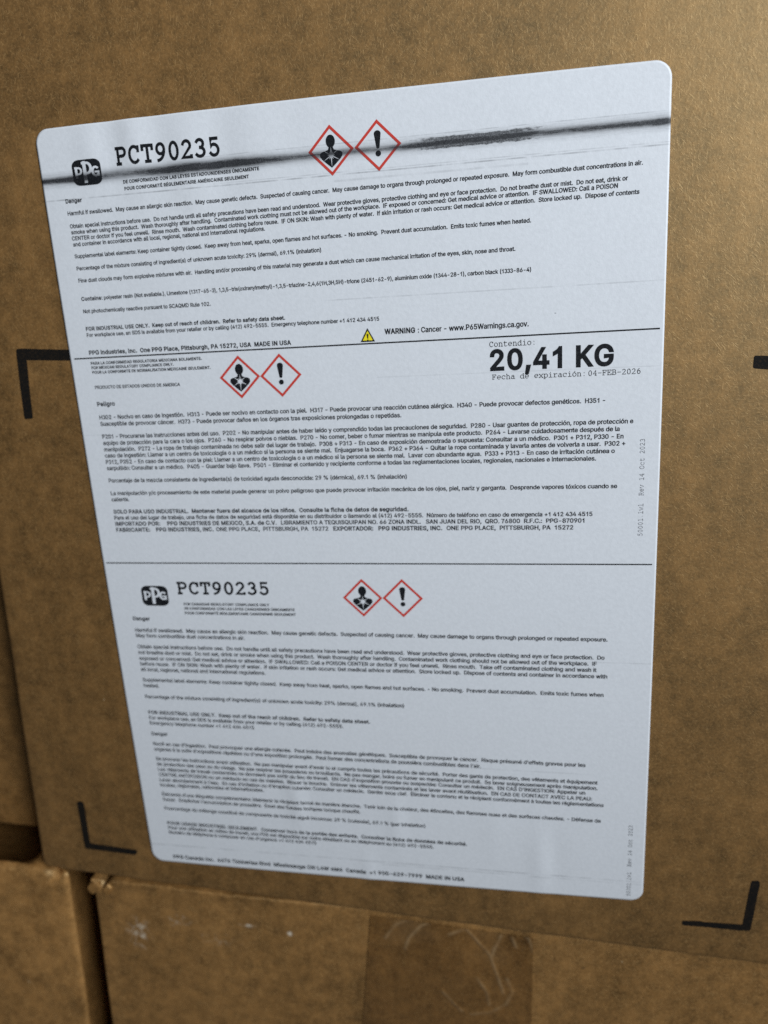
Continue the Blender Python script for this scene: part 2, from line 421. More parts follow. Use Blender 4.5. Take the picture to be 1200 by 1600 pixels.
# clear tape over the lower box: a thin film with wrinkles
def tape_mesh():
    pl = [[(600,1475),(615,1455),(642,1443)], [(631,1492),(637,1475),(655,1457),(677,1448)],
          [(722,1456),(745,1480),(765,1502),(775,1530),(786,1562)], [(815,1466),(826,1477),(834,1497)],
          [(767,1507),(772,1492),(782,1472)], [(792,1540),(800,1560),(790,1580),(765,1592),(735,1595)], [(700,1470),(722,1462)],
          [(800,1475),(806,1490)], [(745,1540),(760,1560),(764,1580)], [(690,1560),(720,1590)]]
    seg = []
    for q in pl:
        w = [inv_w(*p) for p in q]
        for a, b in zip(w[:-1], w[1:]): seg.append((np.array(a), np.array(b)))
    z_top, z_bot = LZ1-0.0028, LZ1-0.120
    nx, nzv = 150, 260
    V, F, mk = [], [], []
    for j in range(nzv+1):
        z = z_top + (z_bot-z_top)*(j/nzv)
        xa = 0.0967 + (z-LZ1)*0.072; xb = 0.1556 - (z-LZ1)*0.03
        xa += 0.0003*nz(z*300, 3); xb += 0.0003*nz(z*300, 13)
        for i in range(nx+1):
            x = xa+(xb-xa)*i/nx
            h = 0; P = np.array((x, z))
            for a, b in seg:
                ab = b-a; k = np.clip(((P-a)@ab)/(ab@ab), 0, 1); dd = np.linalg.norm(P-a-k*ab)
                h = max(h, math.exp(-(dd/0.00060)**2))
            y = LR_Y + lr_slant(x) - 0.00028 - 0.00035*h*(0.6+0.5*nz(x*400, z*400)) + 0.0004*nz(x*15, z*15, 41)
            V.append((x, y, z)); mk.append(h*max(0.0, 0.65+0.7*nz(x*300, z*300, 5)) + 0.40*max(0.0, nz(x*60, z*90, 15)+0.05)*math.exp(-((z-LZ1)/0.022)**2))  # milky streaks along the wrinkles plus broad painted gloss blotches near the top
    for j in range(nzv):
        for i in range(nx):
            a = j*(nx+1)+i; F.append((a, a+nx+1, a+nx+2, a+1))
    me = mesh('packing_tape', V, F, smooth=True)
    at = me.attributes.new('milky_sheen', 'FLOAT', 'POINT'); at.data.foreach_set('value', mk)
    return me
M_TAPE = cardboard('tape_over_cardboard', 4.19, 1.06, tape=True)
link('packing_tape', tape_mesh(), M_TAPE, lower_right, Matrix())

# ------------------------------------------------------------------ printed corner marks on the upper box
def px_poly(name, pts, parent, lift=0.00006):
    """polygon on the box front with slightly ragged ink edges"""
    P = [Vector((a, 0, b)) for a, b in (inv_w(*p) for p in pts)]
    out = []
    for a, b in zip(P, P[1:]+P[:1]):
        n = max(2, int((b-a).length/0.0007))
        for i in range(n):
            q = a.lerp(b, i/n); q.x += 0.00011*nz(q.x*900, q.z*900, 2); q.z += 0.00011*nz(q.x*900, q.z*900, 8)
            out.append(q)
    bm = bmesh.new()
    vs = [bm.verts.new((q.x, 0, q.z)) for q in out]
    bm.faces.new(vs); bmesh.ops.triangulate(bm, faces=bm.faces[:])
    bmesh.ops.recalc_face_normals(bm, faces=bm.faces[:])
    for v in bm.verts:
        v.co.y = d_upper(Vector((v.co.x, 0, v.co.z)), None).y - lift
    me = bpy.data.meshes.new(name); bm.to_mesh(me); bm.free()
    return link(name, me, M_MARK, parent, Matrix())
px_poly('corner_mark', [(26,545),(30,544.7),(112,546.5),(115,563.5),(40.5,563),(51,652),(50,654.5),(39.5,655),(37.5,653),(24.4,549)], upper)
px_poly('corner_mark', [(120,1255),(122,1252.5),(128.5,1253),(131,1256),(140.5,1318),(212,1328.5),(214,1331),(213,1335.5),(210,1336.5),(137,1327),(132.5,1325.5),(131.5,1322)], upper)
px_poly('corner_mark', [(1065.5,1441.5),(1068,1439),(1095,1439.8),(1100,1441.2),(1158,1445.2),(1160.5,1444.5),(1173.5,1379.5),(1176,1376.8),(1185,1376.5),(1187.5,1379),(1187.3,1384),(1173.2,1453.5),(1171,1455.2),(1155,1454.8),(1100,1449.2),(1070,1446.8),(1065.8,1445)], upper)
px_poly('corner_mark', [(1177,573),(1178.5,558),(1181,555.5),(1186,555.5),(1262,559),(1262,640),(1244,640),(1244,580),(1181,576),(1177.5,575)], upper)

# ------------------------------------------------------------------ the label
ML = Matrix(((CT, -ST, 0, 0), (0, 0, -1, 0), (ST, CT, 0, 0), (0, 0, 0, 1)))   # label x right, y up, z towards the viewer
RIDGES = [(464,1238,10,30,.28), (478,1258,9,22,-.14), (470,1262,12,18,.18), (622,1270,10,28,.2), (634,1275,9,22,-.1), (617,1300,12,18,.14), (577,1362,9,18,.24), (845,1345,12,35,.30), (866,1340,11,30,-.18), (772,1290,14,30,.12),
          (175,215,15,45,-.26), (206,218,16,50,.34), (250,225,16,45,-.22), (297,270,22,70,.34), (345,240,20,60,-.24), (140,240,13,40,.22), (400,215,24,60,.2), (285,330,25,60,-.1),
          (118,420,20,90,.10), (150,600,22,120,-.08), (270,470,30,90,.10), (330,440,22,80,-.08), (225,640,24,90,.07), (560,160,60,60,.08), (850,180,60,70,.08)]
RG = []
for (x, y, a, b, h) in RIDGES:
    c0 = inv(x, y); cu = inv(x+a, y); cv = inv(x, y+b)
    RG.append((c0[0], c0[1], math.hypot(cu[0]-c0[0], cu[1]-c0[1]), math.hypot(cv[0]-c0[0], cv[1]-c0[1]), h*0.001))
def ripple(u, v):
    z = 0.00030
    for (a, b, su, sv, h) in RG:
        q = ((u-a)/su)**2 + ((v-b)/sv)**2
        if q < 12: z += h*math.exp(-0.5*q)
    z += 0.00005*nz(u*40, v*14, 3) + 0.000018*nz(u*160, v*50, 6)
    return max(z, 0.00012)
def outline():
    r = 0.0042; pts = []
    def side(a, b, nx, ny, bow):
        n = 60
        for i in range(n):
            k = i/n; q = a.lerp(b, k); w = bow*4*k*(1-k)
            pts.append(Vector((q.x+nx*w, q.y+ny*w)))
    def arc(cx, cy, a0):
        for i in range(9):
            a = a0 + i/9*math.pi/2; pts.append(Vector((cx+r*math.cos(a), cy+r*math.sin(a))))
    side(Vector((LW-r, -0.0)), Vector((r, 0.0)), 0, 1, .0005); arc(r, -r, math.pi/2)
    side(Vector((0, -r)), Vector((0, -LH+r)), -1, 0, .0006); arc(r, -LH+r, math.pi)
    side(Vector((r, -LH)), Vector((LW-r, -LH)), 0, -1, .0004); arc(LW-r, -LH+r, math.pi*1.5)
    side(Vector((LW, -LH+r)), Vector((LW, -r)), 1, 0, .0005); arc(LW-r, -r, 0)
    return pts
def label_mesh():
    """interior grid stitched to the rounded outline, then a thin edge"""
    OUT = outline()
    bm = bmesh.new()
    cx, cy = LW/2, -LH/2
    def clamp_out(x, y):
        # pull a grid point of the slightly oversized square onto the rounded, slightly bowed outline
        r = 0.0042
        kx = max(0, min(1, x/LW)); ky = max(0, min(1, -y/LH))
        x += (0.0005*4*ky*(1-ky))*(2*kx-1); y += (0.00045*4*kx*(1-kx))*(1-2*ky)
        ix = min(max(x, r), LW-r); iy = min(max(y, -LH+r), -r)
        if (x < r or x > LW-r) and (y > -r or y < -LH+r):
            d = Vector((x-ix, y-iy)); m = max(abs(d.x), abs(d.y))
            if d.length > 1e-9: d = d.normalized()*m
            return ix+d.x, iy+d.y
        return x, y
    def gl(L):
        r = 0.0042
        return [r*i/8 for i in range(8)] + [r+(L-2*r)*i/int(L/0.0013) for i in range(int(L/0.0013))] + [L-r+r*i/8 for i in range(9)]
    xs, ys = gl(LW), gl(LH)
    idx = {}
    for i, x in enumerate(xs):
        for j, y in enumerate(ys):
            a, b = clamp_out(x, -y); idx[i, j] = bm.verts.new((a, b, ripple(a, -b)))
    for i in range(len(xs)-1):
        for j in range(len(ys)-1):
            bm.faces.new((idx[i, j], idx[i, j+1], idx[i+1, j+1], idx[i+1, j]))
    be = [e for e in bm.edges if e.is_boundary]
    ex = bmesh.ops.extrude_edge_only(bm, edges=be)
    for v in [g for g in ex['geom'] if isinstance(g, bmesh.types.BMVert)]: v.co.z -= 0.00024
    for f in [g for g in ex['geom'] if isinstance(g, bmesh.types.BMFace)]: f.material_index = 1
    me = bpy.data.meshes.new('hazard_label'); bm.to_mesh(me); bm.free()
    me.polygons.foreach_set('use_smooth', [p.material_index == 0 for p in me.polygons]); me.update()
    return me
label = link('hazard_label', label_mesh(), [M_PAPER, M_EDGE], upper, ML)

def on_label(name, verts, faces, mats, mi=None, sub=False):
    """verts: (x, y, lift) in label coordinates; big shapes are subdivided so that they follow the paper's ripples"""
    me = mesh(name, verts, faces, mi)
    if sub:
        bm = bmesh.new(); bm.from_mesh(me)
        bmesh.ops.triangulate(bm, faces=bm.faces[:])
        for _ in range(5):
            es = [e for e in bm.edges if e.calc_length() > 0.0009]
            if not es: break
            bmesh.ops.subdivide_edges(bm, edges=es, cuts=1, use_grid_fill=False)
            bmesh.ops.triangulate(bm, faces=[f for f in bm.faces if len(f.verts) > 3])
        bm.to_mesh(me); bm.free()
    n = len(me.vertices); co = np.zeros(n*3); me.vertices.foreach_get('co', co); co = co.reshape(-1, 3)
    co[:, 2] += [ripple(x, -y)+0.00006 for x, y in co[:, :2]]
    me.vertices.foreach_set('co', co.ravel()); me.update()
    o = bpy.data.objects.new(name, me); COL.objects.link(o); o.parent = label
    for mm in (mats if isinstance(mats, list) else [mats]): me.materials.append(mm)
    return o

# ---- sans text: letter outlines stored as polygons (two base-89 digits per coordinate, thousandths of an em)
DBG = False
_AL = ''.join(chr(c) for c in range(35, 127) if chr(c) not in "\\'\"`")
_NUM = {c: i for i, c in enumerate(_AL)}
_GLY = r"""
%<L6o8&6P8*67855~8F5o8[5g8v5d975d9O5g9m5p:*5~:@67:Q6P:[6o:a73:[7K:Q7a:@7o:*7x9m7{9O7{977x8v7o8[7a8F7K85728*!6o8S7+8X798h7B8{7D977D9O7:9{7+:.6o:36W:.6H9{6@9h6=9O6=976@8{6H8h6W8X!:O4h:14l9s4w9^5,9O5B9F5[9C5x9C669F6Q9O6l9_7&9t77:17B:O7F:o7B;-77;A7&;O6l;W6Q;Z66;Z5x;W5[;N5B;@5,;,4w:o4l!:O5::g5>:v5L:~5b;%5x;%66:v6b:h6p:O6t:96p:*6b9}6L9z669z5x9|5b:*5L:95>!6B4r:<:W:x:W7#4r
'735g8J5^:W6F:W6>8J
(7x5r745~8P6B9n6q:w7Q:w7#9a6a8E6U746_616|5&7Q3k6q3k6I4[6-5N5x6A
)7x5<3k5o5)6/6268746.8E5k9a5<:w5z:w6L9n6m8O6x746r6@6a5L6D4Z5z3k
+9z7+597+8z7f8z7f59!5T6l5T7G9:7G9:6l
,6|5=3R5[5_6G5_5m3R
-9z8^7Y8^6|606|607Y
.6|5x4n5g4q5V4{5L5/5I5@5L5R5V5b5g5l5x5p6/5l6>5b6H5R6K5@6H5/6>4{6/4q
/7_7P:q5_4#5$4#6r:q
09z7H4k6n4s6@5/5x5U5]6/5L6r5G7e5L8V5]9>5x9t6@:>6n:V7H:_7~:V8O:>8t9t939>9C8V9H7e9C6r936/8u5U8O5/7~4s!7H5I7l5O8.5c8E6$8V6N8b7&8f7e8b8F8V8{8E9H8.9h7l9z7H:%7$9z6c9h6J9H698{6/8F6+7e6/7&696N6J6$6c5c7$5O
19z5e4r5e5N9:5N9:4r!7{:W7{4r794r799u769u5o8t5o9_7+:W
29z5W4r5W5F7O7J8%8%8C8S8L9%8I9@8@9V819i7x9v7E:%7)9~6l9t6W9f6I9P6@996=8x5Y8x5_9H5o9o6-:36M:J6v:Y7F:_7s:Y8>:K8^:48w9r9+9N909&9%8J8]7j7r6t6W5S6W5P985P984r
39z7?4k6m4o6C4|5{555^5P5K5t5C6B6+6B616)6<5p6N5_6e5R7@5I7z5T855c8G5v8Q628U6O8R6l8H7)877>7z7O7W7Y7.7^6[7^6[878,9u8,9y5^9y5^:W9&:W9&:&787}788-7o8,8@7{8f7d9%7C966z9<6O966$9$5Y8f5;8A4~7q4p
49z5?6&5?6]7]:W8C:W6+6f6+6c9P6c9P6&!8%4r8%678%6P8%8J8e8J8e4r
59z7B4k6r4p6J4}6*575l5S5Y5v5S6@686@6=6*6H5r6m5S7B5I7a5L7{5W865k8F6%8P6A8T6b8P7%8F7B857Y7z7m7^7x7?7|6g7s6>7[5Z7d5y:W8|:W8|9y6U9y6D896F896r8Q7J8Z7n8V828M8M8>8g8)8z7k9.7L977,9:6c94639#5e8e5@8A5%7s4q
69z7G4k6v4q6L5%6+5?5m5c5]615W6b5[7,5i7T6G8b7c:W8N:W6U7l6O7l6e8,7)8?7P8F7}8A8H838h7v9$7U937.986[936.8~5b8e5>8B5$7v4p!7G5G7e5K7~5V875h8F5~8P6>8S6[8P6{8F7:877P7~7b7e7m7G7p7+7m6n7c6W7P6H7;6>6|6;6]6>6>6H6#6W5h6n5V7+5K
79z5z4r8O9u8O9y5U9y5U:W9::W9:9v6e4r
89z7G4k6r4p6F4}5~585c5U5P5y5K6E5N6f5X7(5j7A5~7V6;7g6W7p6W7r658%5v8@5e8d5^9/5d9T5s9w60:76P:L6x:Y7G:_7t:Y8>:L8^:78w9w9,9T919/9+8d8u8@8Y8%887r887p8S7g8m7V9&7A967(9@6f9D6E9>5y9-5U8n588I4}7z4p!7G5H7i5K8)5S8?5c8O5t8Y6/8^6I8Y6e8N6}8=758&7D7g7M7G7P7)7M6i7D6Q756@6}656e616I656/6?5t6O5c6g5S7(5K!7G8.7y88818E8?8V8H8m8K9+8H9B8@9W829j7z9v7G:%6q9v6^9j6O9W6F9B6C9+6F8m6O8V6^8E6r88
99z7G:_7v:X8B:H8e:.8~9g939<988i948A9(7u8G6h7-4r6@4r897^8?7^8+7B7h7/7?7(6o7,6G7;6(7R5l7t5[8?5W8n5]9@5n9i6,:/6M:H6v:X!7G:%7,9~6n9s6X9b6H9J6?906;8n6?8N6H836X7y6n7h7,7]7G7X7e7]7~7h877x8F838P8M8S8l8P908F9J879b7~9s7e9~
:6|5x4n5g4q5V4{5L5/5I5@5L5R5V5b5g5l5x5p6/5l6>5b6H5R6K5@6H5/6>4{6/4q!5x7v5g7y5V8(5L875I8H5L8Z5V8k5g8u5x8x6/8u6>8k6H8Z6K8H6H876>8(6/7y
A::5&4r7.:W7{:W:)4r9>4r8+8:7o9&7M:87Z:87:9%7#8:5n4r!6,6L6,7,9$7,9$6L
B9}5S4r5S:W7V:W8-:R8U:E8u:/909o9=9M9A9)9>8f968L8r8*8G7r8G7m8a7h8y7Z947H9E709Q6m9U6F9P5}9C5Z9,5>8f5)894v7]4r!6;5P7Z5P845V8V5i8k6&8q6G8n6a8d6x8S708>7?7~7I7^7L6;7L!6;8)7S8)8,848@8A8O8R8Y8j8]9&8V9F8E9b8&9s7U9y6;9y
C:X7r4k724s6T506%5V5^615G6s5?7e5G8U5^9<6%9r6T:>72:V7r:_8b:R9(:D9E:19_9t9u9U:)94:38j9K8j989>8s9a8G9v7r9}7D9w6x9e6T9F6;8z6+8F6$7e6+7&6;6O6U6&6x5e7D5R7r5L8G5S8s5j98609K6_:36_:)6:9u5t9a5U9E5=9(5*8c4w8=4n
D:P7@4r5y4r5y5P7<5P7w5V8J5j8p6,9.6S9=7+9B7f9=8D9.8w8p9B8L9a7z9s7B9y5v9y5v:W7F:W82:O8o:89B9n9f9:9|8U:(7f9|6u9f659A5[8m568/4z!6;:W6;4r5S4r5S:W
E9V5S4r5S:W9&:W9&9y6;9y6;8*8q8*8q7J6;7J6;5P9*5P9*4r
F9M5S4r5S:W9#:W9#9y6;9y6;7}8h7}8h7B6;7B6;4r
G:d7t4k724s6S506%5W5]625F6s5?7e5F8U5]9<6$9r6S:>70:V7p:_8<:[8b:R9):C9F:/9b9r9v9S:+93:48k9K8k969<8r9_8G9u7p9}7C9w6w9e6T9G6;8z6+8F6$7e6+7&6;6O6U6&6x5e7E5R7t5L8A5P8g5_9)5v9?699M6_9R7/9g7,8&7,8&7g:87g:87-:16K9x5t9V5I9,5*8R4r
H:a5S4r5S:W6;:W6;8-9;8-9;:W9~:W9~4r9;4r9;7M6;7M6;4r
I88564r565P645P649y569y56:W7t:W7t9y6w9y6w5P7t5P7t4r
J9?6y4k6:4u5d585C5j586O586m5{6m5{6O6%6%685c6S5O6y5I7A5O7^5c7q6%7w6O7w:W8]:W8]6O8R5j82587[4u
K:-6%6O6%7=6I7l6n8;798f8z:W9u:W7L7{7I7{!5S4r5S:W6;:W6;8Z6:7F6;7%6;4r!9&4r6|7j7I8A9v4r
L9<5S4r5S:W6;:W6;5P8w5P8w4r
M;w5S4r5S:W6V:W7|6{8+6^87698C5m8N5H8?5H8J5l8V678d6]8n6{:6:W;9:W;94r:R4r:R8/:R8S:S9#:T9P:U9~:[9~:L9L:<8y:-8N9}8/8d4r8*4r6j8/6^8M6O8w6?9K6.9~659~669S679&688T688/684r
N:g5S4r5S:W6F:W8e6w8y6U976)9Q5N9H5M9D6*9B6[9B7(9B:W:):W:)4r964r7/8.6q8W6R906*9y659{68936:8T6;8/6;4r
O:q7r4k724s6T506&5V5^615G6s5?7e5G8U5^9<6&9r6T:>72:V7r:_8U:V93:>9b9r:*9<:@8U:G7e:@6s:*619b5V93508U4s!7r5L8B5R8k5e926&9K6N9]7&9c7e9]8F9K8{929G8k9f8B9w7r9}7D9w6x9f6U9G6;8z6+8F6$7e6+7&6;6N6U6&6x5e7D5R
P9r5S4r5S:W7P:W8-:Q8X:A8|:(999c9G9:9L8j9G8<997p8|7N8X748-7#7P6z6+6z6+7W7N7W7t7[857g8J7w8Y828d8K8f8j8d9+8Y9E8J9Z859l7s9v7M9y6;9y6;4r
Q:q7Z6^8E6^9#5n935X:.4@9D4@8h528W5E!7r4k724s6T506&5V5^615G6s5?7e5G8U5^9<6&9r6T:>72:V7r:_8U:V93:>9b9r:*9<:@8U:G7e:@6s:*619b5V93508U4s!7r5L8B5R8k5e926&9K6N9]7&9c7e9]8F9K8{929G8k9f8B9w7r9}7D9w6x9f6U9G6;8z6+8F6$7e6+7&6;6N6U6&6x5e7D5R
R9v5S4r5S:W7Q:W8.:R8Y:C8}:+999f9H9>9L8n9H8A997v8}7U8Y7>8-707Q7+5y7+5y7f7O7f7t7i867r8K8$8Z888d8P8g8n8d9/8Z9H8K9]869m7t9v7N9y6;9y6;4r!8o4r7K7J8;7J9a4r
S9t7E4i6l4n6>4{5t565W5S5E5y5=6G6%6G6,6,695q6L5_6f5R7E5H7h5K8*5S8C5c8U5u8c608h6I8d6a8X6s84727Z7C6x7T6>7k5o8-5S8R5K9&5Q9P5d9u6#:66H:L6t:Y7H:_7z:Y8H:L8m:69,9v9=9R9D9-8^9-8R9O8:9j7r9z7F:$7&9}6g9u6O9h6?9U649A619+658n6A8Z6i8@79817o7~8D7o8u7S9>7+9H6k9K6I9F5|955W8v598O4}7}4n
T9v579y57:W9T:W9T9y7h9y7h4r7%4r7%9y
U:a7j4j704p6X5%605B5n5i5Y6:5S6m5S:W6::W6:6r6>6N6K6/6_5p6{5[7A5O7j5K865O8W5[8s5p9,6/986N9<6r9<:W9~:W9~6m9x6:9f5i9F5B8y5%8G4p
V::714r5&:W5m:W7$737<6G7^567P567r6H8.739>:W:):W7}4r
W<V6Y4r5&:W5k:W6c7)6o6O6{5w7*5?6}5?7-5w786O7E7)8>:W9/:W:(7):46O:@5w:K5?:B5?:M5w:X6O:g7);]:W<F:W:n4r9|4r8~8O8m9:8]:58l:58[9>8J8O7K4r
X:45)4r7>8(7>7Q54:W6%:W6r9C718w7D8U7X807M807c8U7w8w869C9):W9s:W7j7T7j8+9}4r914r806?7s6e7a7(7K7L7Y7L7F7)736f6v6?5t4r
Y:2704r70755&:W5t:W7$8f7C807a7K7E7K7b818#8f90:W9|:W7s757s4r
Z9k5A4r5A5E7x948>9d8c:68j9{8)9y7D9y5?9y5?:W9@:W9@:(6i6?6D5j5z585s5M6V5P7;5P9B5P9B4r
[7x5~3k5~:w7Q:w7Q:A6_:A6_4D7Q4D7Q3k
_8K8K4r8K484r484r4r
a986_4i6<4m5w4w5[5-5G5D5:5b556*596H5B6a5Q6s5g7%6;786r7A7O7H7p7P7x7X7{7f7{7h7r857U8N7)8W6S8N64895}7y5@8/5P8N5h8h6%8z6C9*7&937T9.8*8v8>8e8N8L8Y8.8^7b8^4r7|4r7|5K7w5K7c507<4s!6j5D7/5H7I5R7^5c7n5v7w617{6H7{6~7j6v7L6p7-6k6o6h6D6^6$6I5x6:5u6&6#5a6@5K
b9[7J4j7+4m6l4v6H56645R6.5R6.4r5L4r5L:W60:W608K648K6G8h6k9(7*907J937y9-8E8w8g8X9$81947Z996}946C9$5m8h5D8E5&7y4p!7A5F7d5J7~5Y895q8H638Q6U8T6}8Q7H8H7l898.8#8C7d8Q7A8V6|8Q6a8D6J8/6;7n627J6/6}626T6;616J5o6b5X6|5J
c9?744j6^4p635&5k5E5O5n5?6C596{5?7X5O8/5k8V638v6^9-74937k9,8=8r8b8N8x7|8;7m8.8-7u8C7W8Q748V6m8Q6O8B6:8+6*7i5|7E5y6{5|6U6*636:5r6O5Y6m5J745E7X5K7v5Y805r8<638y6#8c5O8>5,7l4q
d9[7(4j6U4p6-5&5h5D5N5m5>6C596}5>7Z5N815h8X6.8w6U9-7)937I907d9(8+8h8>8K8C8K8C:W9&:W9&4r8E4r8E5R8?5R8+567c4v7H4m!725F7Q5J7n5X8(5o87618A6T8D6}8A7J887n8(8/7n8D7R8Q728V6l8Q6O8C6:8.6*7l5|7H5y6}5|6U6+636:5q6O5Y6l5J
e9G794j6a4p635&5k5E5O5n5?6B596{5>7W5N8.5j8U618u6[9-72937q9)828w8K8c8c8G8s8%8~7W9%7&9%6i5d6i5d7B8_7B8B7/8?7R867t8&827n8F7R8R728V6m8R6P8E6;826+7u5|7V5y785y6r5}6I6,6(6>5i6U5T6s5I795E7e5L8)5b8>6&8{5t8o5V8[5>8C5*8&4v7_4m
f7e7I9.7I8S4x8S4x9.!5j4r5j9e5m:&5y:@6/:S6E:c6{:n7C:k7X:e7H:.7<:27(:46k:06X:%6O9p6L9V6L4r
g9]74326h356D3=5k3[5J4+5~4G684.6X3s743j7_3o8%4$8<4A8C4l8C5[8>5[8+5@7c5&7H4z7(4w6V4|6/525i5L5N5s5>6F597#5>7[5N815i8X6.8w6V9-7)937I917d9(8,8h8@8K8E8K8E9.9&9.9&4i8}4:8l3q8P3T8/3A7b36!725R7R5V7o5d8)5x88678A6X8D7%8A7L887o8)8/7o8D7R8Q728V6l8Q6O8D6:8.6+7m5|7J5y7%5|6Y6+696:5y6O5e6l5V
h9M607H604r5L4r5L:W60:W608+6#8+6:8X6V8x6{9.7H937o9/839#8M8k8c8M8o8)8s7U8s4r844r847P8.7z7x8<7[8O778U6x8R6a8I6K8;6<8&637h
i6g5L4r5L9.609.604r!5m9p5Z9s5M9|5C:.5@:=5C:M5M:Z5Z:e5m:h5}:e60:Z69:M6<:=69:.609|5}9s
j6g5L9.609.604R6-416#3q5o3X5X3H5<3>4v3:4h3:4h3t4t3t503x5?4(5I4:5L4S!5l9p5Z9s5L9|5C:.5@:=5C:M5L:Z5Z:e5l:h5}:e60:Z69:M6<:=69:.609|5}9s
k906,6G6,7967798(9.8v9.6x7,6q7,!5L4r5L:W60:W604r!824r6R6z7#7J9&4r
l6}6I4p5~4u5c5+5Q5F5L5m5L:W60:W605|665U6@5M6P5K6_5L6j5M6u4u6b4q
m;e5L4r5L9.6.9.6.836*83648O6B8h6l9+7@957h9/8+8w8A8W8M838D838N8M8^8e909*9j95:.92:K9&:f8p:y8T;*84;.7f;.4r:J4r:J7e:D8-:38E9t8R9V8V9>8T9)8L8g8.8[7]8[4r7y4r7y7k7t8,7d8C7J8R7,8V6]8L6J8?6<8-637q607S604r
n9M607H604r5L4r5L9.6.9.6.8+6#8+6:8X6V8x6{9.7H937o9/839#8M8k8c8M8o8)8s7U8s4r844r847P8.7z7x8<7[8O778U6x8R6a8I6K8;6<8&637h
o9R744j6^4p635&5k5E5O5n5?6C596{5?7X5O8/5k8V638v6^9-74937g9-878v8Y8V8u8/9+7X906{9+6C8u5n8Y5E875&7g4p!745E7W5J7u5Y805r8?638H6U8K6{8H7E8?7i808+7u8B7W8Q748V6m8Q6O8B6:8+6*7i5|7E5y6{5|6U6*636:5r6O5Y6m5J
p9[5L3:5L9.6.9.6.8K648K6G8h6k9(7*907J937y9-8E8w8g8X9$81947Z996}946C9$5m8h5D8E5&7y4p7J4j7+4m6m4v6H56645R605R603:!7A5F7d5J7~5Y895q8H638Q6U8T6}8Q7H8H7l898.8#8C7d8Q7A8V6|8Q6a8D6J8/6;7n627J6/6}626T6;616J5o6b5X6|5J
q9[9&3:8C3:8C5R8>5R8+567c4v7H4m7(4j6U4p6-5&5h5D5N5m5>6C596}5>7Z5N815h8X6.8w6U9-7)937I907d9(8+8h8?8K8E8K8E9.9&9.!725F7Q5J7n5X8(5o87618A6T8D6}8A7J887n8(8/7n8D7R8Q728V6l8Q6O8C6:8.6*7l5|7H5y6}5|6U6+636:5q6O5Y6l5J
r7j5L4r5L9.6.9.6.8M618M6@8i6V8}6u9/7:947J937X937X8N7K8P748R6v8O6^8G6J896<8(637m607R604r
s8{6v4j6O4m6.4u5m5)5U5=5D5V5;5w5w6)6&5h6:5S6T5H6u5D7>5I7Y5U7m5j7s6$7p677e6F7R6Q796Y6S6j6%6z5a755L7R5F7y5J8=5X8X5p8p619$6S906{937D907e9&7~8t878a8P8.7s7|7i867X8H7@8T6{8Y6Z8U6A8I60876+7|6.7i6:7X6l7D7J767z7&8>6k8Q6L8W6)8R5d8D5F8.5/7k4x7D4m
t7H719.718S4x8S4x9.!5X:16<:16<5{6>5e6F5T6T5L6j5I6y5J7/5M7:4t7$4o6h4n6;4t5u5,5a5K5X5v
u9M6v4m6P4q614}5r565]5R5P5x5L6I5L9.609.606N656&6G5d6d5O7-5I7G5L7_5U7s5f8&5z8168846W849.8s9.8s4r864r865u8?5u8*5F7h5(7C4r
v986c4r5(9.5m9.6e6Y6{5p735,6x5,705p7E6Y8=9.9%9.7G4r
w;86H4r5.9.5p9.6C7;6X6G6o5@6e5@6z6E737;7c9.8H9.8x7;916F9E5@9:5@9P6E9g7;::9.:}9.9b4r8~4r8K6l8=7F8/8#7|8_8/8_7|8#7n7F7^6l7,4r
x9.5,4r6k7?6k6k549.5}9.6Q8>6s7d74736o737/7d7N8>8%9.8n9.766i767;8t4r8+4r7L5n7-6F6m6v726v6r6F6R5n5t4r
y985F3>5T3u5_3t6%3r6@4%6U4L6c4q5(9.5m9.6e6Y6{5p735,6x5,7/5p7E6Y8=9.9%9.71466q3_6I3A5t385X3:
z9/5A4r5A5E7e8L7e8O5G8O5G9.8Y9.8Y8W6<5S6<5O8a5O8a4r
É9V5S4r5S:W9&:W9&9y6;9y6;8*8q8*8q7J6;7J6;5P9*5P9*4r!7#;/7T<;8?<;7V;/
Ú:a7j4j704p6X5%605B5n5i5Y6:5S6m5S:W6::W6:6r6>6N6K6/6_5p6{5[7A5O7j5K865O8W5[8s5p9,6/986N9<6r9<:W9~:W9~6m9x6:9f5i9F5B8y5%8G4p!7M;/8#<;8j<;8%;/
à986_4i6<4m5w4w5[5-5G5D5:5b556*596H5B6a5Q6s5g7%6;786r7A7O7H7p7P7x7X7{7f7{7h7r857U8N7)8W6S8N64895}7y5@8/5P8N5h8h6%8z6C9*7&937T9.8*8v8>8e8N8L8Y8.8^7b8^4r7|4r7|5K7w5K7c507<4s!6j5D7/5H7I5R7^5c7n5v7w617{6H7{6~7j6v7L6p7-6k6o6h6D6^6$6I5x6:5u6&6#5a6@5K!6e9b5|:m6h:m7<9b
á986_4i6<4m5w4w5[5-5G5D5:5b556*596H5B6a5Q6s5g7%6;786r7A7O7H7p7P7x7X7{7f7{7h7r857U8N7)8W6S8N64895}7y5@8/5P8N5h8h6%8z6C9*7&937T9.8*8v8>8e8N8L8Y8.8^7b8^4r7|4r7|5K7w5K7c507<4s!6j5D7/5H7I5R7^5c7n5v7w617{6H7{6~7j6v7L6p7-6k6o6h6D6^6$6I5x6:5u6&6#5a6@5K!6b9b77:m7}:m799b
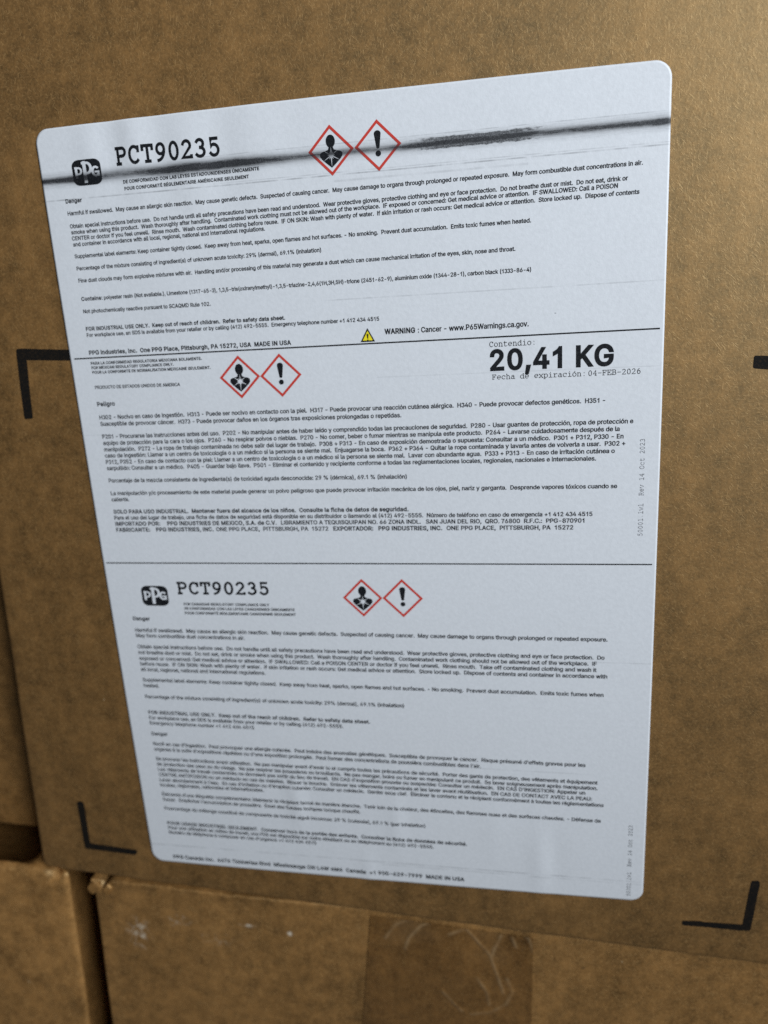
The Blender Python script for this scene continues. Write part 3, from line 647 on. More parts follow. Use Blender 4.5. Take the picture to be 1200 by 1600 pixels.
è9G794j6a4p635&5k5E5O5n5?6B596{5>7W5N8.5j8U618u6[9-72937q9)828w8K8c8c8G8s8%8~7W9%7&9%6i5d6i5d7B8_7B8B7/8?7R867t8&827n8F7R8R728V6m8R6P8E6;826+7u5|7V5y785y6r5}6I6,6(6>5i6U5T6s5I795E7e5L8)5b8>6&8{5t8o5V8[5>8C5*8&4v7_4m!6t9b60:m6v:m7K9b
é9G794j6a4p635&5k5E5O5n5?6B596{5>7W5N8.5j8U618u6[9-72937q9)828w8K8c8c8G8s8%8~7W9%7&9%6i5d6i5d7B8_7B8B7/8?7R867t8&827n8F7R8R728V6m8R6P8E6;826+7u5|7V5y785y6r5}6I6,6(6>5i6U5T6s5I795E7e5L8)5b8>6&8{5t8o5V8[5>8C5*8&4v7_4m!6q9b7F:m81:m7H9b
ê9G794j6a4p635&5k5E5O5n5?6B596{5>7W5N8.5j8U618u6[9-72937q9)828w8K8c8c8G8s8%8~7W9%7&9%6i5d6i5d7B8_7B8B7/8?7R867t8&827n8F7R8R728V6m8R6P8E6;826+7u5|7V5y785y6r5}6I6,6(6>5i6U5T6s5I795E7e5L8)5b8>6&8{5t8o5V8[5>8C5*8&4v7_4m!6Y9h5x9h5x9k6o:m7N:m8E9k8E9h7c9h71:I
ë9G794j6a4p635&5k5E5O5n5?6B596{5>7W5N8.5j8U618u6[9-72937q9)828w8K8c8c8G8s8%8~7W9%7&9%6i5d6i5d7B8_7B8B7/8?7R867t8&827n8F7R8R728V6m8R6P8E6;826+7u5|7V5y785y6r5}6I6,6(6>5i6U5T6s5I795E7e5L8)5b8>6&8{5t8o5V8[5>8C5*8&4v7_4m!7{9p7k9s7]9|7S:.7P:=7S:M7]:Z7k:d7{:g8/:d8<:Z8E:M8H:=8E:.8<9|8/9s!6B9p639s6$9|5w:.5t:=5w:M6$:Z63:d6B:g6R:d6a:Z6i:M6l:=6i:.6a9|6R9s
í6g5L4r5L9.609.604r!5P9b6%:m6m:m6)9b
ñ9M607H604r5L4r5L9.6.9.6.8+6#8+6:8X6V8x6{9.7H937o9/839#8M8k8c8M8o8)8s7U8s4r844r847P8.7z7x8<7[8O778U6x8R6a8I6K8;6<8&637h!7a9s7F9w7/:%6v:06g:56W:,6S9u6(9u6,:666:L6G:[6a:b6y:]74:R7G:H7X:D7g:J7m:a8<:a88:B8-:,7w9x
ó9R744j6^4p635&5k5E5O5n5?6C596{5?7X5O8/5k8V638v6^9-74937g9-878v8Y8V8u8/9+7X906{9+6C8u5n8Y5E875&7g4p!745E7W5J7u5Y805r8?638H6U8K6{8H7E8?7i808+7u8B7W8Q748V6m8Q6O8B6:8+6*7i5|7E5y6{5|6U6*636:5r6O5Y6m5J!6u9b7I:m85:m7L9b
ú9M6v4m6P4q614}5r565]5R5P5x5L6I5L9.609.606N656&6G5d6d5O7-5I7G5L7_5U7s5f8&5z8168846W849.8s9.8s4r864r865u8?5u8*5F7h5(7C4r!6r9b7G:m82:m7I9b
"""
def _d(q): return (_NUM[q[0]]*len(_AL)+_NUM[q[1]]-1500)/1000.0
GLYPH = {}
for ln in _GLY.strip('\n').split('\n'):
    GLYPH[ln[0]] = (_d(ln[1:3]), [[(_d(c[i:i+2]), _d(c[i+2:i+4])) for i in range(0, len(c), 4)] for c in ln[3:].split('!')])
_H = max(p[1] for p in GLYPH['H'][1][0])
_EM = 0.716/_H                                             # outlines scaled so that capitals are 0.716 em tall
def _clean(c):
    out = []
    for p in c:
        if not out or abs(p[0]-out[-1][0])+abs(p[1]-out[-1][1]) > 0.0035: out.append(p)
    if abs(out[0][0]-out[-1][0])+abs(out[0][1]-out[-1][1]) < 0.0035: out.pop()
    return [(x*_EM, y*_EM) for x, y in out]
def _area(c): return 0.5*sum(p[0]*q[1]-q[0]*p[1] for p, q in zip(c, c[1:]+c[:1]))
def _inside(p, c):
    r = False
    for a, b in zip(c, c[1:]+c[:1]):
        if (a[1] > p[1]) != (b[1] > p[1]) and p[0] < (b[0]-a[0])*(p[1]-a[1])/(b[1]-a[1])+a[0]: r = not r
    return r
def _offset(c, d):
    """move every edge outwards by d (to the left of a clockwise contour)"""
    n = len(c); out = []
    for i in range(n):
        a, p, b = Vector(c[i-1]), Vector(c[i]), Vector(c[(i+1) % n])
        e0, e1 = (p-a).normalized(), (b-p).normalized()
        n0, n1 = Vector((-e0.y, e0.x)), Vector((-e1.y, e1.x))
        m = n0+n1
        if m.length < 1e-4: out.append(tuple(p+n0*d)); continue
        m.normalize(); out.append(tuple(p+m*d/max(0.55, m.dot(n0))))
    return out
from mathutils.geometry import delaunay_2d_cdt
def _wind(p, cs):
    w = 0
    for c in cs:
        for a, b in zip(c, c[1:]+c[:1]):
            if (a[1] > p[1]) != (b[1] > p[1]):
                x = (b[0]-a[0])*(p[1]-a[1])/(b[1]-a[1])+a[0]
                if x > p[0]: w += 1 if b[1] > a[1] else -1
    return w
_ST = 0.092                                                # stem width of the regular weight
def _outline(pts, w):
    """closed outline of an open stroke"""
    P = [Vector(p) for p in pts]; L, R = [], []
    for i, p in enumerate(P):
        a, b = P[max(0, i-1)], P[min(len(P)-1, i+1)]
        d = (b-a).normalized(); n = Vector((-d.y, d.x))
        L.append(tuple(p+n*w/2)); R.append(tuple(p-n*w/2))
    return L+R[::-1]
def _arc(cx, cy, rx, ry, a0, a1, n=10):
    return [(cx+rx*math.cos(math.radians(a0+(a1-a0)*i/n)), cy+ry*math.sin(math.radians(a0+(a1-a0)*i/n))) for i in range(n+1)]
OVER = {'I': (0.278, [[(0.093, 0), (0.093, 0.716), (0.188, 0.716), (0.188, 0)]]),
        '1': (0.556, [[(0.373, 0), (0.285, 0), (0.285, 0.560), (0.200, 0.500), (0.109, 0.457), (0.109, 0.542), (0.215, 0.605), (0.285, 0.665), (0.316, 0.719), (0.373, 0.719)]]),
        '7': (0.556, [[(0.047, 0.622), (0.047, 0.707), (0.511, 0.707), (0.511, 0.638), (0.42, 0.51), (0.34, 0.34), (0.294, 0.18), (0.276, 0), (0.186, 0), (0.205, 0.17), (0.258, 0.35), (0.33, 0.50), (0.402, 0.622)]]),
        '3': (0.556, [_outline(_arc(0.272, 0.525, 0.165, 0.150, 172, -68, 12)+_arc(0.272, 0.200, 0.195, 0.168, 78, -165, 14), 0.088)]),
        'i': None}
_cache = {}
def glyph_geo(ch, bold):
    """filled mesh of one letter; bold letters get thicker stems"""
    k = (ch, bold)
    if k in _cache: return _cache[k]
    d = {0: 0.027, 1: 0.040, 2: 0.040}[int(bold)]
    if OVER.get(ch): adv, cs = OVER[ch]
    else: adv, cs = GLYPH[ch][0]*_EM, [_clean(c) for c in GLYPH[ch][1]]
    cs = [c for c in cs if len(c) > 2]
    sgn = 1 if _area(max(cs, key=lambda c: abs(_area(c)))) < 0 else -1     # outer contours clockwise
    cs = [_offset(c, d*sgn) for c in cs]
    P, E = [], []
    for c in cs:
        n = len(P); P += [Vector(p) for p in c]; E += [(n+i, n+(i+1) % len(c)) for i in range(len(c))]
    vo, _, fo, _, _, _ = delaunay_2d_cdt(P, E, [], 0, 1e-5)
    F = []
    for f in fo:
        m = sum((vo[i] for i in f), Vector((0, 0)))/len(f)
        if _wind(m, cs)*sgn < 0: F.append(tuple(f))
    _cache[k] = (np.array([(v.x, v.y, 0.0) for v in vo]), F, adv+(0.038 if bold else 0.0)); return _cache[k]
def text_geo(s, bold):
    VV, FF, x, n = [], [], 0.0, 0
    for ch in s:
        if ch == ' ': x += 0.278; continue
        V, F, adv = glyph_geo(ch, bold)
        VV.append(V+np.array((x, 0, 0))); FF += [tuple(i+n for i in f) for f in F]
        n += len(V); x += adv
    return np.concatenate(VV), FF
def text_runs(name, runs, mat, size=None):
    """runs: (string, bold, (x0,y0), (x1,y1)[, lift]) in photo pixels along the baseline"""
    AV, AF = [], []
    geo = []
    for s, bold, p0, p1 in runs:
        V, F = text_geo(s, bold)
        a, b = np.array(inv(*p0)), np.array(inv(*p1))
        L = np.linalg.norm(b-a); w = V[:, 0].max()-V[:, 0].min()
        geo.append((V, F, a, b, L, L/w))
    sy_m = size if size else float(np.median([g[5]/(0.97 if not r[1] else 0.99) for g, r in zip(geo, runs)]))
    if DBG: print('LINE', name, runs[0][0][:20], [round(g[5]*1000,3) for g in geo], 'sy', round(sy_m*1000,3))
    for (V, F, a, b, L, sx) in geo:
        dr = (b-a)/L; up = np.array((dr[1], -dr[0]))
        base = len(AV); x0 = V[:, 0].min()
        for v in V:
            q = a + dr*(v[0]-x0)*sx + up*v[1]*sy_m
            AV.append((q[0], -q[1], 0.0))
        AF += [tuple(i+base for i in f) for f in F]
    return on_label(name, AV, AF, mat)

# ---- typewriter text: strokes
def arc(cx, cy, rx, ry, a0, a1, n=14):
    return [(cx+rx*math.cos(math.radians(a0+(a1-a0)*i/n)), cy+ry*math.sin(math.radians(a0+(a1-a0)*i/n))) for i in range(n+1)]
def ell(cx, cy, rx, ry): return arc(cx, cy, rx, ry, 0, 360, 22)
_P = [[(50,0),(240,0)], [(130,0),(130,570)], [(50,570),(330,570)]+arc(330,425,150,145,88,-90,8)+[(130,280)]]
G = {
 'P': _P, 'R': _P+[[(300,280),(470,0),(560,0)]],
 'C': [arc(310,285,220,290,50,315,18), [(490,390),(490,570)]],
 'T': [[(300,0),(300,570)], [(85,420),(85,570),(515,570),(515,420)], [(190,0),(410,0)]],
 '9': [ell(290,410,165,180), arc(130,400,325,405,0,-88,10)],
 '0': [ell(300,290,178,300)],
 '2': [arc(295,425,165,165,165,-25,12)+[(105,0),(490,0),(490,60)]],
 '3': [arc(285,445,150,145,155,-85,12), arc(275,155,190,160,85,-150,14)],
 '5': [[(455,585),(175,585),(165,330)]+arc(285,185,190,195,128,-150,14)],
 '4': [[(395,0),(395,590),(85,180),(490,180)], [(290,0),(490,0)]],
 '6': [ell(315,180,170,190), arc(450,185,305,405,180,98,10)],
 '1': [[(150,510),(310,590),(310,0)], [(130,0),(490,0)]],
 'o': [ell(300,215,210,222)], 'O': [ell(300,285,230,292)],
 'n': [[(50,430),(140,430),(140,0)], [(50,0),(230,0)], arc(295,270,155,165,170,0,9)+[(450,0)], [(370,0),(540,0)]],
 'h': [[(60,600),(140,600),(140,0)], [(50,0),(230,0)], arc(295,270,155,165,170,0,9)+[(450,0)], [(370,0),(540,0)]],
 't': [[(200,570),(200,120)]+arc(320,120,120,130,180,290,8)+[(500,40)], [(90,430),(460,430)]],
 'e': [[(90,225)]+[(500,225)]+arc(298,220,208,218,0,310,16)],
 'c': [arc(310,215,215,222,45,318,16), [(490,290),(490,420)]],
 'd': [ell(270,215,195,222), [(370,600),(465,600),(465,0),(560,0)]],
 'i': [[(170,430),(310,430),(310,0)], [(100,0),(520,0)], [(300,560),(300,630)]],
 'l': [[(170,600),(300,600),(300,0)], [(90,0),(520,0)]],
 'a': [arc(290,300,150,132,150,0,8)+[(440,0),(540,0)], ell(262,128,175,132)],
 'x': [[(90,430),(510,0)], [(510,430),(90,0)], [(40,430),(190,430)], [(410,430),(560,430)], [(30,0),(200,0)], [(400,0),(570,0)]],
 'p': [[(50,430),(130,430),(130,-160)], [(50,-160),(260,-160)], ell(325,215,195,222)],
 'r': [[(90,430),(210,430),(210,0)], [(90,0),(420,0)], [(210,250),(270,350),(360,420),(440,430),(520,390)]],
 'v': [[(80,430),(300,0),(520,430)], [(30,430),(190,430)], [(410,430),(570,430)]],
 'w': [[(80,430),(185,0),(300,340),(415,0),(520,430)], [(30,430),(170,430)], [(430,430),(570,430)]],
 'F': [[(60,0),(280,0)], [(130,0),(130,570)], [(60,570),(500,570),(500,430)], [(130,300),(360,300)], [(360,220),(360,380)]],
 'E': [[(130,0),(130,570)], [(50,430+140),(500,570),(500,430)], [(130,300),(340,300)], [(340,220),(340,380)], [(50,0),(520,0),(520,150)]],
 'B': [[(130,0),(130,570)], [(50,570),(330,570)]+arc(330,435,130,135,88,-88,8)+[(130,300)], [(330,300)]+arc(350,150,160,150,88,-90,8)+[(50,0)]],
 '-': [[(100,270),(500,270)]], ':': [[(300,355),(300,425)], [(300,5),(300,75)]], '.': [[(300,5),(300,80)]], ' ': [],
}
G['\u00f3'] = G['o']+[[(270,510),(380,620)]]
def ribbon(pts, w, V, F, lift, closed=False):
    P = [np.array(p, float) for p in pts]
    Q = [P[0]]
    for p in P[1:]:
        if np.linalg.norm(p-Q[-1]) > 1e-6: Q.append(p)
    P = Q; n = len(P)
    if n < 2: return
    closed = np.linalg.norm(P[0]-P[-1]) < 1e-6
    L, R = [], []
    for i in range(n):
        if closed: a, b = P[(i-1) % (n-1)], P[(i+1) % (n-1)] if i < n-1 else P[1]
        else: a, b = P[max(0, i-1)], P[min(n-1, i+1)]
        d0 = P[i]-a; d1 = b-P[i]
        l0, l1 = np.linalg.norm(d0), np.linalg.norm(d1)
        d0 = d0/l0 if l0 > 1e-9 else d1/l1; d1 = d1/l1 if l1 > 1e-9 else d0
        n0 = np.array((-d0[1], d0[0])); n1 = np.array((-d1[1], d1[0]))
        m = n0+n1; m /= max(1e-6, np.linalg.norm(m)); k = 1/max(0.5, m@n0)
        p = P[i]
        if not closed and i == 0: p = p-d1*w*0.3
        if not closed and i == n-1: p = p+d0*w*0.3
        L.append(p+m*k*w/2); R.append(p-m*k*w/2)
    b = len(V)
    for l, r in zip(L, R): V.append((l[0], l[1], lift)); V.append((r[0], r[1], lift))
    for i in range(n-1): F.append((b+2*i+1, b+2*i+3, b+2*i+2, b+2*i))
def typewriter(name, s, p0, p1, cap, mat, stroke, subdivide=False):
    """p0/p1: photo pixels of the first glyph's left and last glyph's right ink edge; cap in metres"""
    a, b = np.array(inv(*p0)), np.array(inv(*p1)); L = np.linalg.norm(b-a); dr = (b-a)/L; up = np.array((dr[1], -dr[0]))
    V, F = [], []
    for i, ch in enumerate(s):
        for j, st in enumerate(G[ch]):
            ribbon([(x+600*i, y) for x, y in st], stroke, V, F, 0.000002*(j+1)+0.0000004*(i % 2))
    X = [v[0] for v in V]; x0, x1 = min(X), max(X)
    sx = L/(x1-x0); sy = cap/575.0
    VV = []
    for x, y, l in V:
        q = a+dr*(x-x0)*sx+up*y*sy; VV.append((q[0], -q[1], l))
    return on_label(name, VV, F, mat)

# ---- rules
def rule(p0, p1, th):
    a, b = np.array(inv(*p0)), np.array(inv(*p1)); n = 160; V, F = [], []
    for i in range(n+1):
        q = a+(b-a)*i/n
        V += [(q[0], -q[1]+th/2, 0), (q[0], -q[1]-th/2, 0)]
    for i in range(n): F.append((2*i, 2*i+1, 2*i+3, 2*i+2))
    on_label('divider_line', V, F, M_INKHEAVY)
rule((117,560.8), (1031,513), 0.00040)
rule((166.8,879), (1018.6,881.4), 0.00040)

# ---- hazard diamonds
HD = 0.0065
def frame(cx, cy):
    o, i = HD, HD-0.00098*1.414*0.72
    V = [(cx, cy+o, 0), (cx-o, cy, 0), (cx, cy-o, 0), (cx+o, cy, 0), (cx, cy+i, 0), (cx-i, cy, 0), (cx, cy-i, 0), (cx+i, cy, 0)]
    VV, F = [], []
    n = 8
    for s in range(4):
        A, B, C, D = V[s], V[(s+1) % 4], V[4+(s+1) % 4], V[4+s]
        b = len(VV)
        for k in range(n+1):
            f = k/n
            VV.append(tuple(A[q]+(B[q]-A[q])*f for q in range(3))); VV.append(tuple(D[q]+(C[q]-D[q])*f for q in range(3)))
        for k in range(n): F.append((b+2*k, b+2*k+2, b+2*k+3, b+2*k+1))
    on_label('hazard_frame', VV, F, M_RED)
def poly(V, F, MI, pts, lift, mi):
    b = len(V); V += [(x, y, lift) for x, y in pts]; F.append(tuple(range(b, b+len(pts)))); MI.append(mi)
def health(cx, cy):
    V, F, MI = [], [], []
    T = lambda P: [(cx+x*HD, cy+y*HD) for x, y in P]
    head = arc(0, .36, .20, .255, -62, 242, 22)
    poly(V, F, MI, T([(.10,.10)]+head+[(-.10,.10)]), 0.0, 0)
    chest = [(-.10,.10),(-.13,.03),(-.28,-.02),(-.40,-.04),(-.48,-.10),(-.49,-.22),(-.40,-.34),(-.2,-.52),(0,-.68),(.2,-.52),(.40,-.34),(.49,-.22),(.48,-.10),(.40,-.04),(.28,-.02),(.13,.03),(.10,.10)]
    poly(V, F, MI, T(chest), 0.0, 0)
    tips = [(90,.34,.075),(62,.16,.10),(35,.38,.08),(10,.17,.11),(-28,.40,.075),(-58,.17,.10),(-90,.46,.06),(-122,.17,.1),(-150,.40,.075),(-180,.17,.1),(148,.40,.08),(116,.16,.1)]
    star = []
    for k, (a, l, w) in enumerate(tips):
        star.append((l*math.cos(math.radians(a)), -.20+l*math.sin(math.radians(a))))
        a2 = (a + (tips[(k+1) % 12][0] - (360 if k == 11 else 0) + (360 if tips[(k+1) % 12][0] > a and k < 11 else 0)-(360 if tips[(k+1) % 12][0] > a and k < 11 else 0)))/2
        nxt = tips[(k+1) % 12][0]
        dlt = (nxt-a+180) % 360-180
        am = a+dlt/2
        star.append((.085*math.cos(math.radians(am)), -.20+.085*math.sin(math.radians(am))))
    # fan of triangles so that the concave star fills correctly
    b = len(V); SP = T(star); V.append((cx, cy-.20*HD, .00003)); V.extend((x, y, .00003) for x, y in SP)
    n = len(SP)
    for k in range(n): F.append((b, b+1+k, b+1+(k+1) % n)); MI.append(1)
    on_label('health_hazard_symbol', V, F, [M_INKHEAVY, M_WHITE], MI, True)
def exclaim(cx, cy, s=1.0, name='exclamation_symbol'):
    V, F, MI = [], [], []
    T = lambda P: [(cx+x*HD*s, cy+y*HD*s) for x, y in P]
    bar = arc(0, .46, .145, .12, -10, 190, 10)+arc(0, -.05, .072, .07, 180, 360, 8)
    poly(V, F, MI, T(bar), 0.0, 0); poly(V, F, MI, T(arc(0, -.31, .118, .118, 0, 345, 18)), 0.0, 0)
    on_label(name, V, F, M_INKHEAVY, MI, True)
for cx, cy in ((0.0888,-0.01325), (0.0553,-0.0739), (0.08875,-0.14555)):
    frame(cx, cy); health(cx, cy)
for cx, cy in ((0.1020,-0.01315), (0.06835,-0.0739), (0.1018,-0.14550)):
    frame(cx, cy); exclaim(cx, cy)

# ---- warning triangle
ta, tb, tc = [np.array(inv(*p)) for p in ((574.3,512.5), (564,534.5), (586.5,533.4))]
def tri(k):
    c = (ta+tb+tc)/3; return [tuple((c+(p-c)*k)*np.array((1,-1))) for p in (ta, tb, tc)]
V, F, MI = [], [], []
A, B = tri(1.0), tri(0.70)
V = [(x, y, 0) for x, y in A+B]
for k in range(3): F.append((k, (k+1) % 3, 3+(k+1) % 3, 3+k)); MI.append(0)
F.append((3, 4, 5)); MI.append(1)
c = (ta+tb+tc)/3
ex = [(x*.0011+c[0], y*.0011-c[1]-0.00015) for x, y in arc(0,.85,.26,.2,0,180,8)+[(-.12,-.25),(.12,-.25)]]
b = len(V); V += [(x, y, .00003) for x, y in ex]; F.append(tuple(range(b, b+len(ex)))); MI.append(0)
dt = [(x*.0011+c[0], y*.0011-c[1]-0.00015) for x, y in arc(0,-.62,.2,.2,0,340,12)]
b = len(V); V += [(x, y, .00003) for x, y in dt]; F.append(tuple(range(b, b+len(dt)))); MI.append(0)
on_label('warning_triangle', V, F, [M_INKHEAVY, M_YELLOW], MI, True)

# ---- maker's badge: rounded square with three white letters
def badge(x0, y0, w, h):
    V, F, MI = [], [], []
    r = 0.24; P = []
    for cx, cy, a in ((1-r, 1-r, 0), (r, 1-r, 90), (r, r, 180), (1-r, r, 270)): P += arc(cx, cy, r, r, a, a+90, 8)
    poly(V, F, MI, [(x0+x*w, y0+y*h) for x, y in P], 0, 0)
    st = [([(.135,.71),(.135,.31)], .085), ([(.10,.69),(.22,.69)]+arc(.22,.57,.095,.12,85,-90,8)+[(.135,.45)], .07),
          ([(.44,.90),(.44,.13)], .115), ([(.37,.86),(.52,.86)]+arc(.53,.66,.13,.20,85,-90,10)+[(.44,.46)], .095),
          (arc(.815,.51,.105,.17,48,320,14), .08), ([(.80,.49),(.905,.49),(.905,.34)], .07)]
    for j, (q, wd) in enumerate(st):
        v2, f2 = [], []
        ribbon(q, wd, v2, f2, 0)
        b = len(V); V += [(x0+x*w, y0+y*h, .00003+.000003*j) for x, y, _ in v2]
        F += [tuple(i+b for i in f) for f in f2]; MI += [1]*len(f2)
    on_label('company_badge', V, F, [M_INKHEAVY, M_WHITE], MI, True)
badge(0.0103, -0.01615, 0.0092, 0.0070)
badge(0.0119, -0.14945, 0.0096, 0.0072)

# ------------------------------------------------------------------ print
R, B_ = False, True
typewriter('product_code', 'PCT90235', (183,257), (344.3,241.2), 0.0042, M_INKHEAVY, 118)
typewriter('product_code', 'PCT90235', (278.7,926.5), (421,927.6), 0.0038, M_INKHEAVY, 118)
text_runs('compliance_note', [
 ('DE CONFORMIDAD CON LAS LEYES ESTADOUNIDENSES ÚNICAMENTE', B_, (193.8,287), (406,265.9)),
 ('POUR CONFORMITÉ RÉGLEMENTAIRE AMÉRICAINE SEULEMENT', B_, (195.7,297.5), (390,278.4))], M_INK)
text_runs('signal_word', [('Danger', B_, (104.2,318), (129.5,315.5))], M_INK)
text_runs('hazard_paragraph', [('Harmful if swallowed.  May cause an allergic skin reaction.  May cause genetic defects.  Suspected of causing cancer.  May cause damage to organs through prolonged or repeated exposure.  May form combustible dust concentrations in air.', R, (107.5,337), (1004.4,257.4))], M_INK)
text_runs('precaution_paragraph', [
 ('Obtain special instructions before use.  Do not handle until all safety precautions have been read and understood.  Wear protective gloves, protective clothing and eye or face protection.  Do not breathe dust or mist.  Do not eat, drink or', R, (111,357), (981,281.6)),
 ('smoke when using this product.  Wash thoroughly after handling.  Contaminated work clothing must not be allowed out of the workplace.  IF exposed or concerned: Get medical advice or attention.  IF SWALLOWED: Call a POISON', R, (113,366.4), (965.4,293.4)),
 ('CENTER or doctor if you feel unwell.  Rinse mouth.  Wash contaminated clothing before reuse.  IF ON SKIN: Wash with plenty of water.  If skin irritation or rash occurs: Get medical advice or attention.  Store locked up.  Dispose of contents', R, (114.2,375.9), (999,302.8)),
 ('and container in accordance with all local, regional, national and international regulations.', R, (116,385.3), (415,360.3))], M_INK)
text_runs('supplement_paragraph', [('Supplemental label elements: Keep container tightly closed.  Keep away from heat, sparks, open flames and hot surfaces. - No smoking.  Prevent dust accumulation.  Emits toxic fumes when heated.', R, (118.5,403.7), (830,347.4))], M_INK)
text_runs('toxicity_line', [('Percentage of the mixture consisting of ingredient(s) of unknown acute toxicity: 29% (dermal), 69.1% (inhalation)', R, (121.5,422.7), (502.5,393.4))], M_INK)
text_runs('dust_line', [('Fine dust clouds may form explosive mixtures with air.  Handling and/or processing of this material may generate a dust which can cause mechanical irritation of the eyes, skin, nose and throat.', R, (124.2,441.6), (805.5,391.8))], M_INK)
text_runs('contents_line', [('Contains:', B_, (128.7,470), (161.4,467.8)),
 ('polyester resin (Not available.), Limestone (1317-65-3), 1,3,5-tris(oxiranylmethyl)-1,3,5-triazine-2,4,6(1H,3H,5H)-trione (2451-62-9), aluminium oxide (1344-28-1), carbon black (1333-86-4)', R, (163.7,467.7), (830,424))], M_INK)
text_runs('reactivity_line', [('Not photochemically reactive pursuant to SCAQMD Rule 102.', R, (131.5,489.4), (330,477.5))], M_INK)
text_runs('industrial_use_note', [
 ('FOR INDUSTRIAL USE ONLY.  Keep out of reach of children.  Refer to safety data sheet.', B_, (135.7,516.7), (446.2,499.2)),
 ('For workplace use, an SDS is available from your retailer or by calling (412) 492-5555.  Emergency telephone number +1 412 434 4515', R, (137,526.4), (593,500.7))], M_INK)
text_runs('address_line', [('PPG Industries, Inc.  One PPG Place, Pittsburgh, PA 15272, USA  MADE IN USA', B_, (140.5,554.2), (455.7,538.2))], M_INKHEAVY)
text_runs('cancer_warning', [('WARNING', B_, (601.5,521.9), (649.2,519.5)),
 (': Cancer - www.P65Warnings.ca.gov.', R, (653.5,519.4), (826.2,509.5))], M_INKHEAVY, 0.00200)
# second panel
text_runs('compliance_note', [
 ('PARA LA CONFORMIDAD REGULATORIA MEXICANA SOLAMENTE.', B_, (143,569.7), (316.2,561.9)),
 ('FOR MEXICAN REGULATORY COMPLIANCE ONLY.', B_, (144.2,576.7), (272.5,571)),
 ('POUR LA CONFORMITE DE NORMALISATION MEXICAINE SEULEMENT.', B_, (145.5,583.9), (330,576))], M_INK)
text_runs('origin_line', [('PRODUCTO DE ESTADOS UNIDOS DE AMERICA', R, (149.5,607.5), (282.5,602.7))], M_INK)
typewriter('content_caption', 'Contendio:', (765,541.8), (835,538.2), 0.00135, M_INKHEAVY, 66)
text_runs('net_weight', [('20,41 KG', B_, (766,578.2), (959,569.7))], M_INKHEAVY, 0.0077)
typewriter('expiry_date', 'Fecha de expiraci\u00f3n:', (769.5,592.6), (913,587.1), 0.00130, M_INKHEAVY, 66)
typewriter('expiry_date', '04-FEB-2026', (919.5,586.8), (1000.5,583.2), 0.00135, M_INKHEAVY, 66)
text_runs('signal_word', [('Peligro', B_, (153.2,634.6), (180.7,633.3))], M_INK)
text_runs('hazard_paragraph', [
 ('H302 - Nocivo en caso de ingestión.  H313 - Puede ser nocivo en contacto con la piel.  H317 - Puede provocar una reacción cutánea alérgica.  H340 - Puede provocar defectos genéticos.  H351 -', R, (156.5,655), (945.5,628.4)),
 ('Susceptible de provocar cáncer.  H373 - Puede provocar daños en los órganos tras exposiciones prolongadas o repetidas.', R, (158,665.2), (627.5,651.5))], M_INK)
text_runs('precaution_paragraph', [
 ('P201 - Procurarse las instrucciones antes del uso.  P202 - No manipular antes de haber leído y comprendido todas las precauciones de seguridad.  P280 - Usar guantes de protección, ropa de protección e', R, (161,685), (989.5,660.7)),
 ('equipo de protección para la cara o los ojos.  P260 - No respirar polvos o nieblas.  P270 - No comer, beber o fumar mientras se manipula este producto.  P264 - Lavarse cuidadosamente después de la', R, (162.5,695), (968.2,672.9)),
 ('manipulación.  P272 - La ropa de trabajo contaminada no debe salir del lugar de trabajo.  P308 + P313 - En caso de exposición demostrada o supuesta: Consultar a un médico.  P301 + P312, P330 - En', R, (164,705), (974.2,684.4)),
 ('caso de ingestión: Llamar a un centro de toxicología o a un médico si la persona se siente mal.  Enjuagarse la boca.  P362 + P364 - Quitar la ropa contaminada y lavarla antes de volverla a usar.  P302 +', R, (165.2,714.6), (977,695.4)),
 ('P312, P352 - En caso de contacto con la piel: Llamar a un centro de toxicología o a un médico si la persona se siente mal.  Lavar con abundante agua.  P333 + P313 - En caso de irritación cutánea o', R, (166.7,724.5), (960.5,707.2)),
 ('sarpullido: Consultar a un médico.  P405 - Guardar bajo llave.  P501 - Eliminar el contenido y recipiente conforme a todas las reglamentaciones locales, regionales, nacionales e internacionales.', R, (168.2,734.2), (931.2,719))], M_INK)
text_runs('toxicity_line', [('Porcentaje de la mezcla consistente de ingrediente(s) de toxicidad aguda desconocida: 29 % (dérmica), 69.1 % (inhalación)', R, (171.2,753.4), (636.2,747.2))], M_INK)
text_runs('dust_line', [
 ('La manipulación y/o procesamiento de este material puede generar un polvo peligroso que puede provocar irritación mecánica de los ojos, piel, nariz y garganta.  Desprende vapores tóxicos cuando se', R, (174.5,773.2), (964.2,762)),
 ('calienta.', R, (175.7,783), (203,782.3))], M_INK)
text_runs('industrial_use_note', [
 ('SOLO PARA USO INDUSTRIAL.  Mantener fuera del alcance de los niños.  Consulte la ficha de datos de seguridad.', B_, (178.7,802), (638.7,798)),
 ('Para el uso del lugar de trabajo, una ficha de datos de seguridad está disponible en su distribuidor o llamando al (412) 492-5555.  Número de teléfono en caso de emergencia +1 412 434 4515', R, (180,811.4), (925.7,805.6))], M_INK)
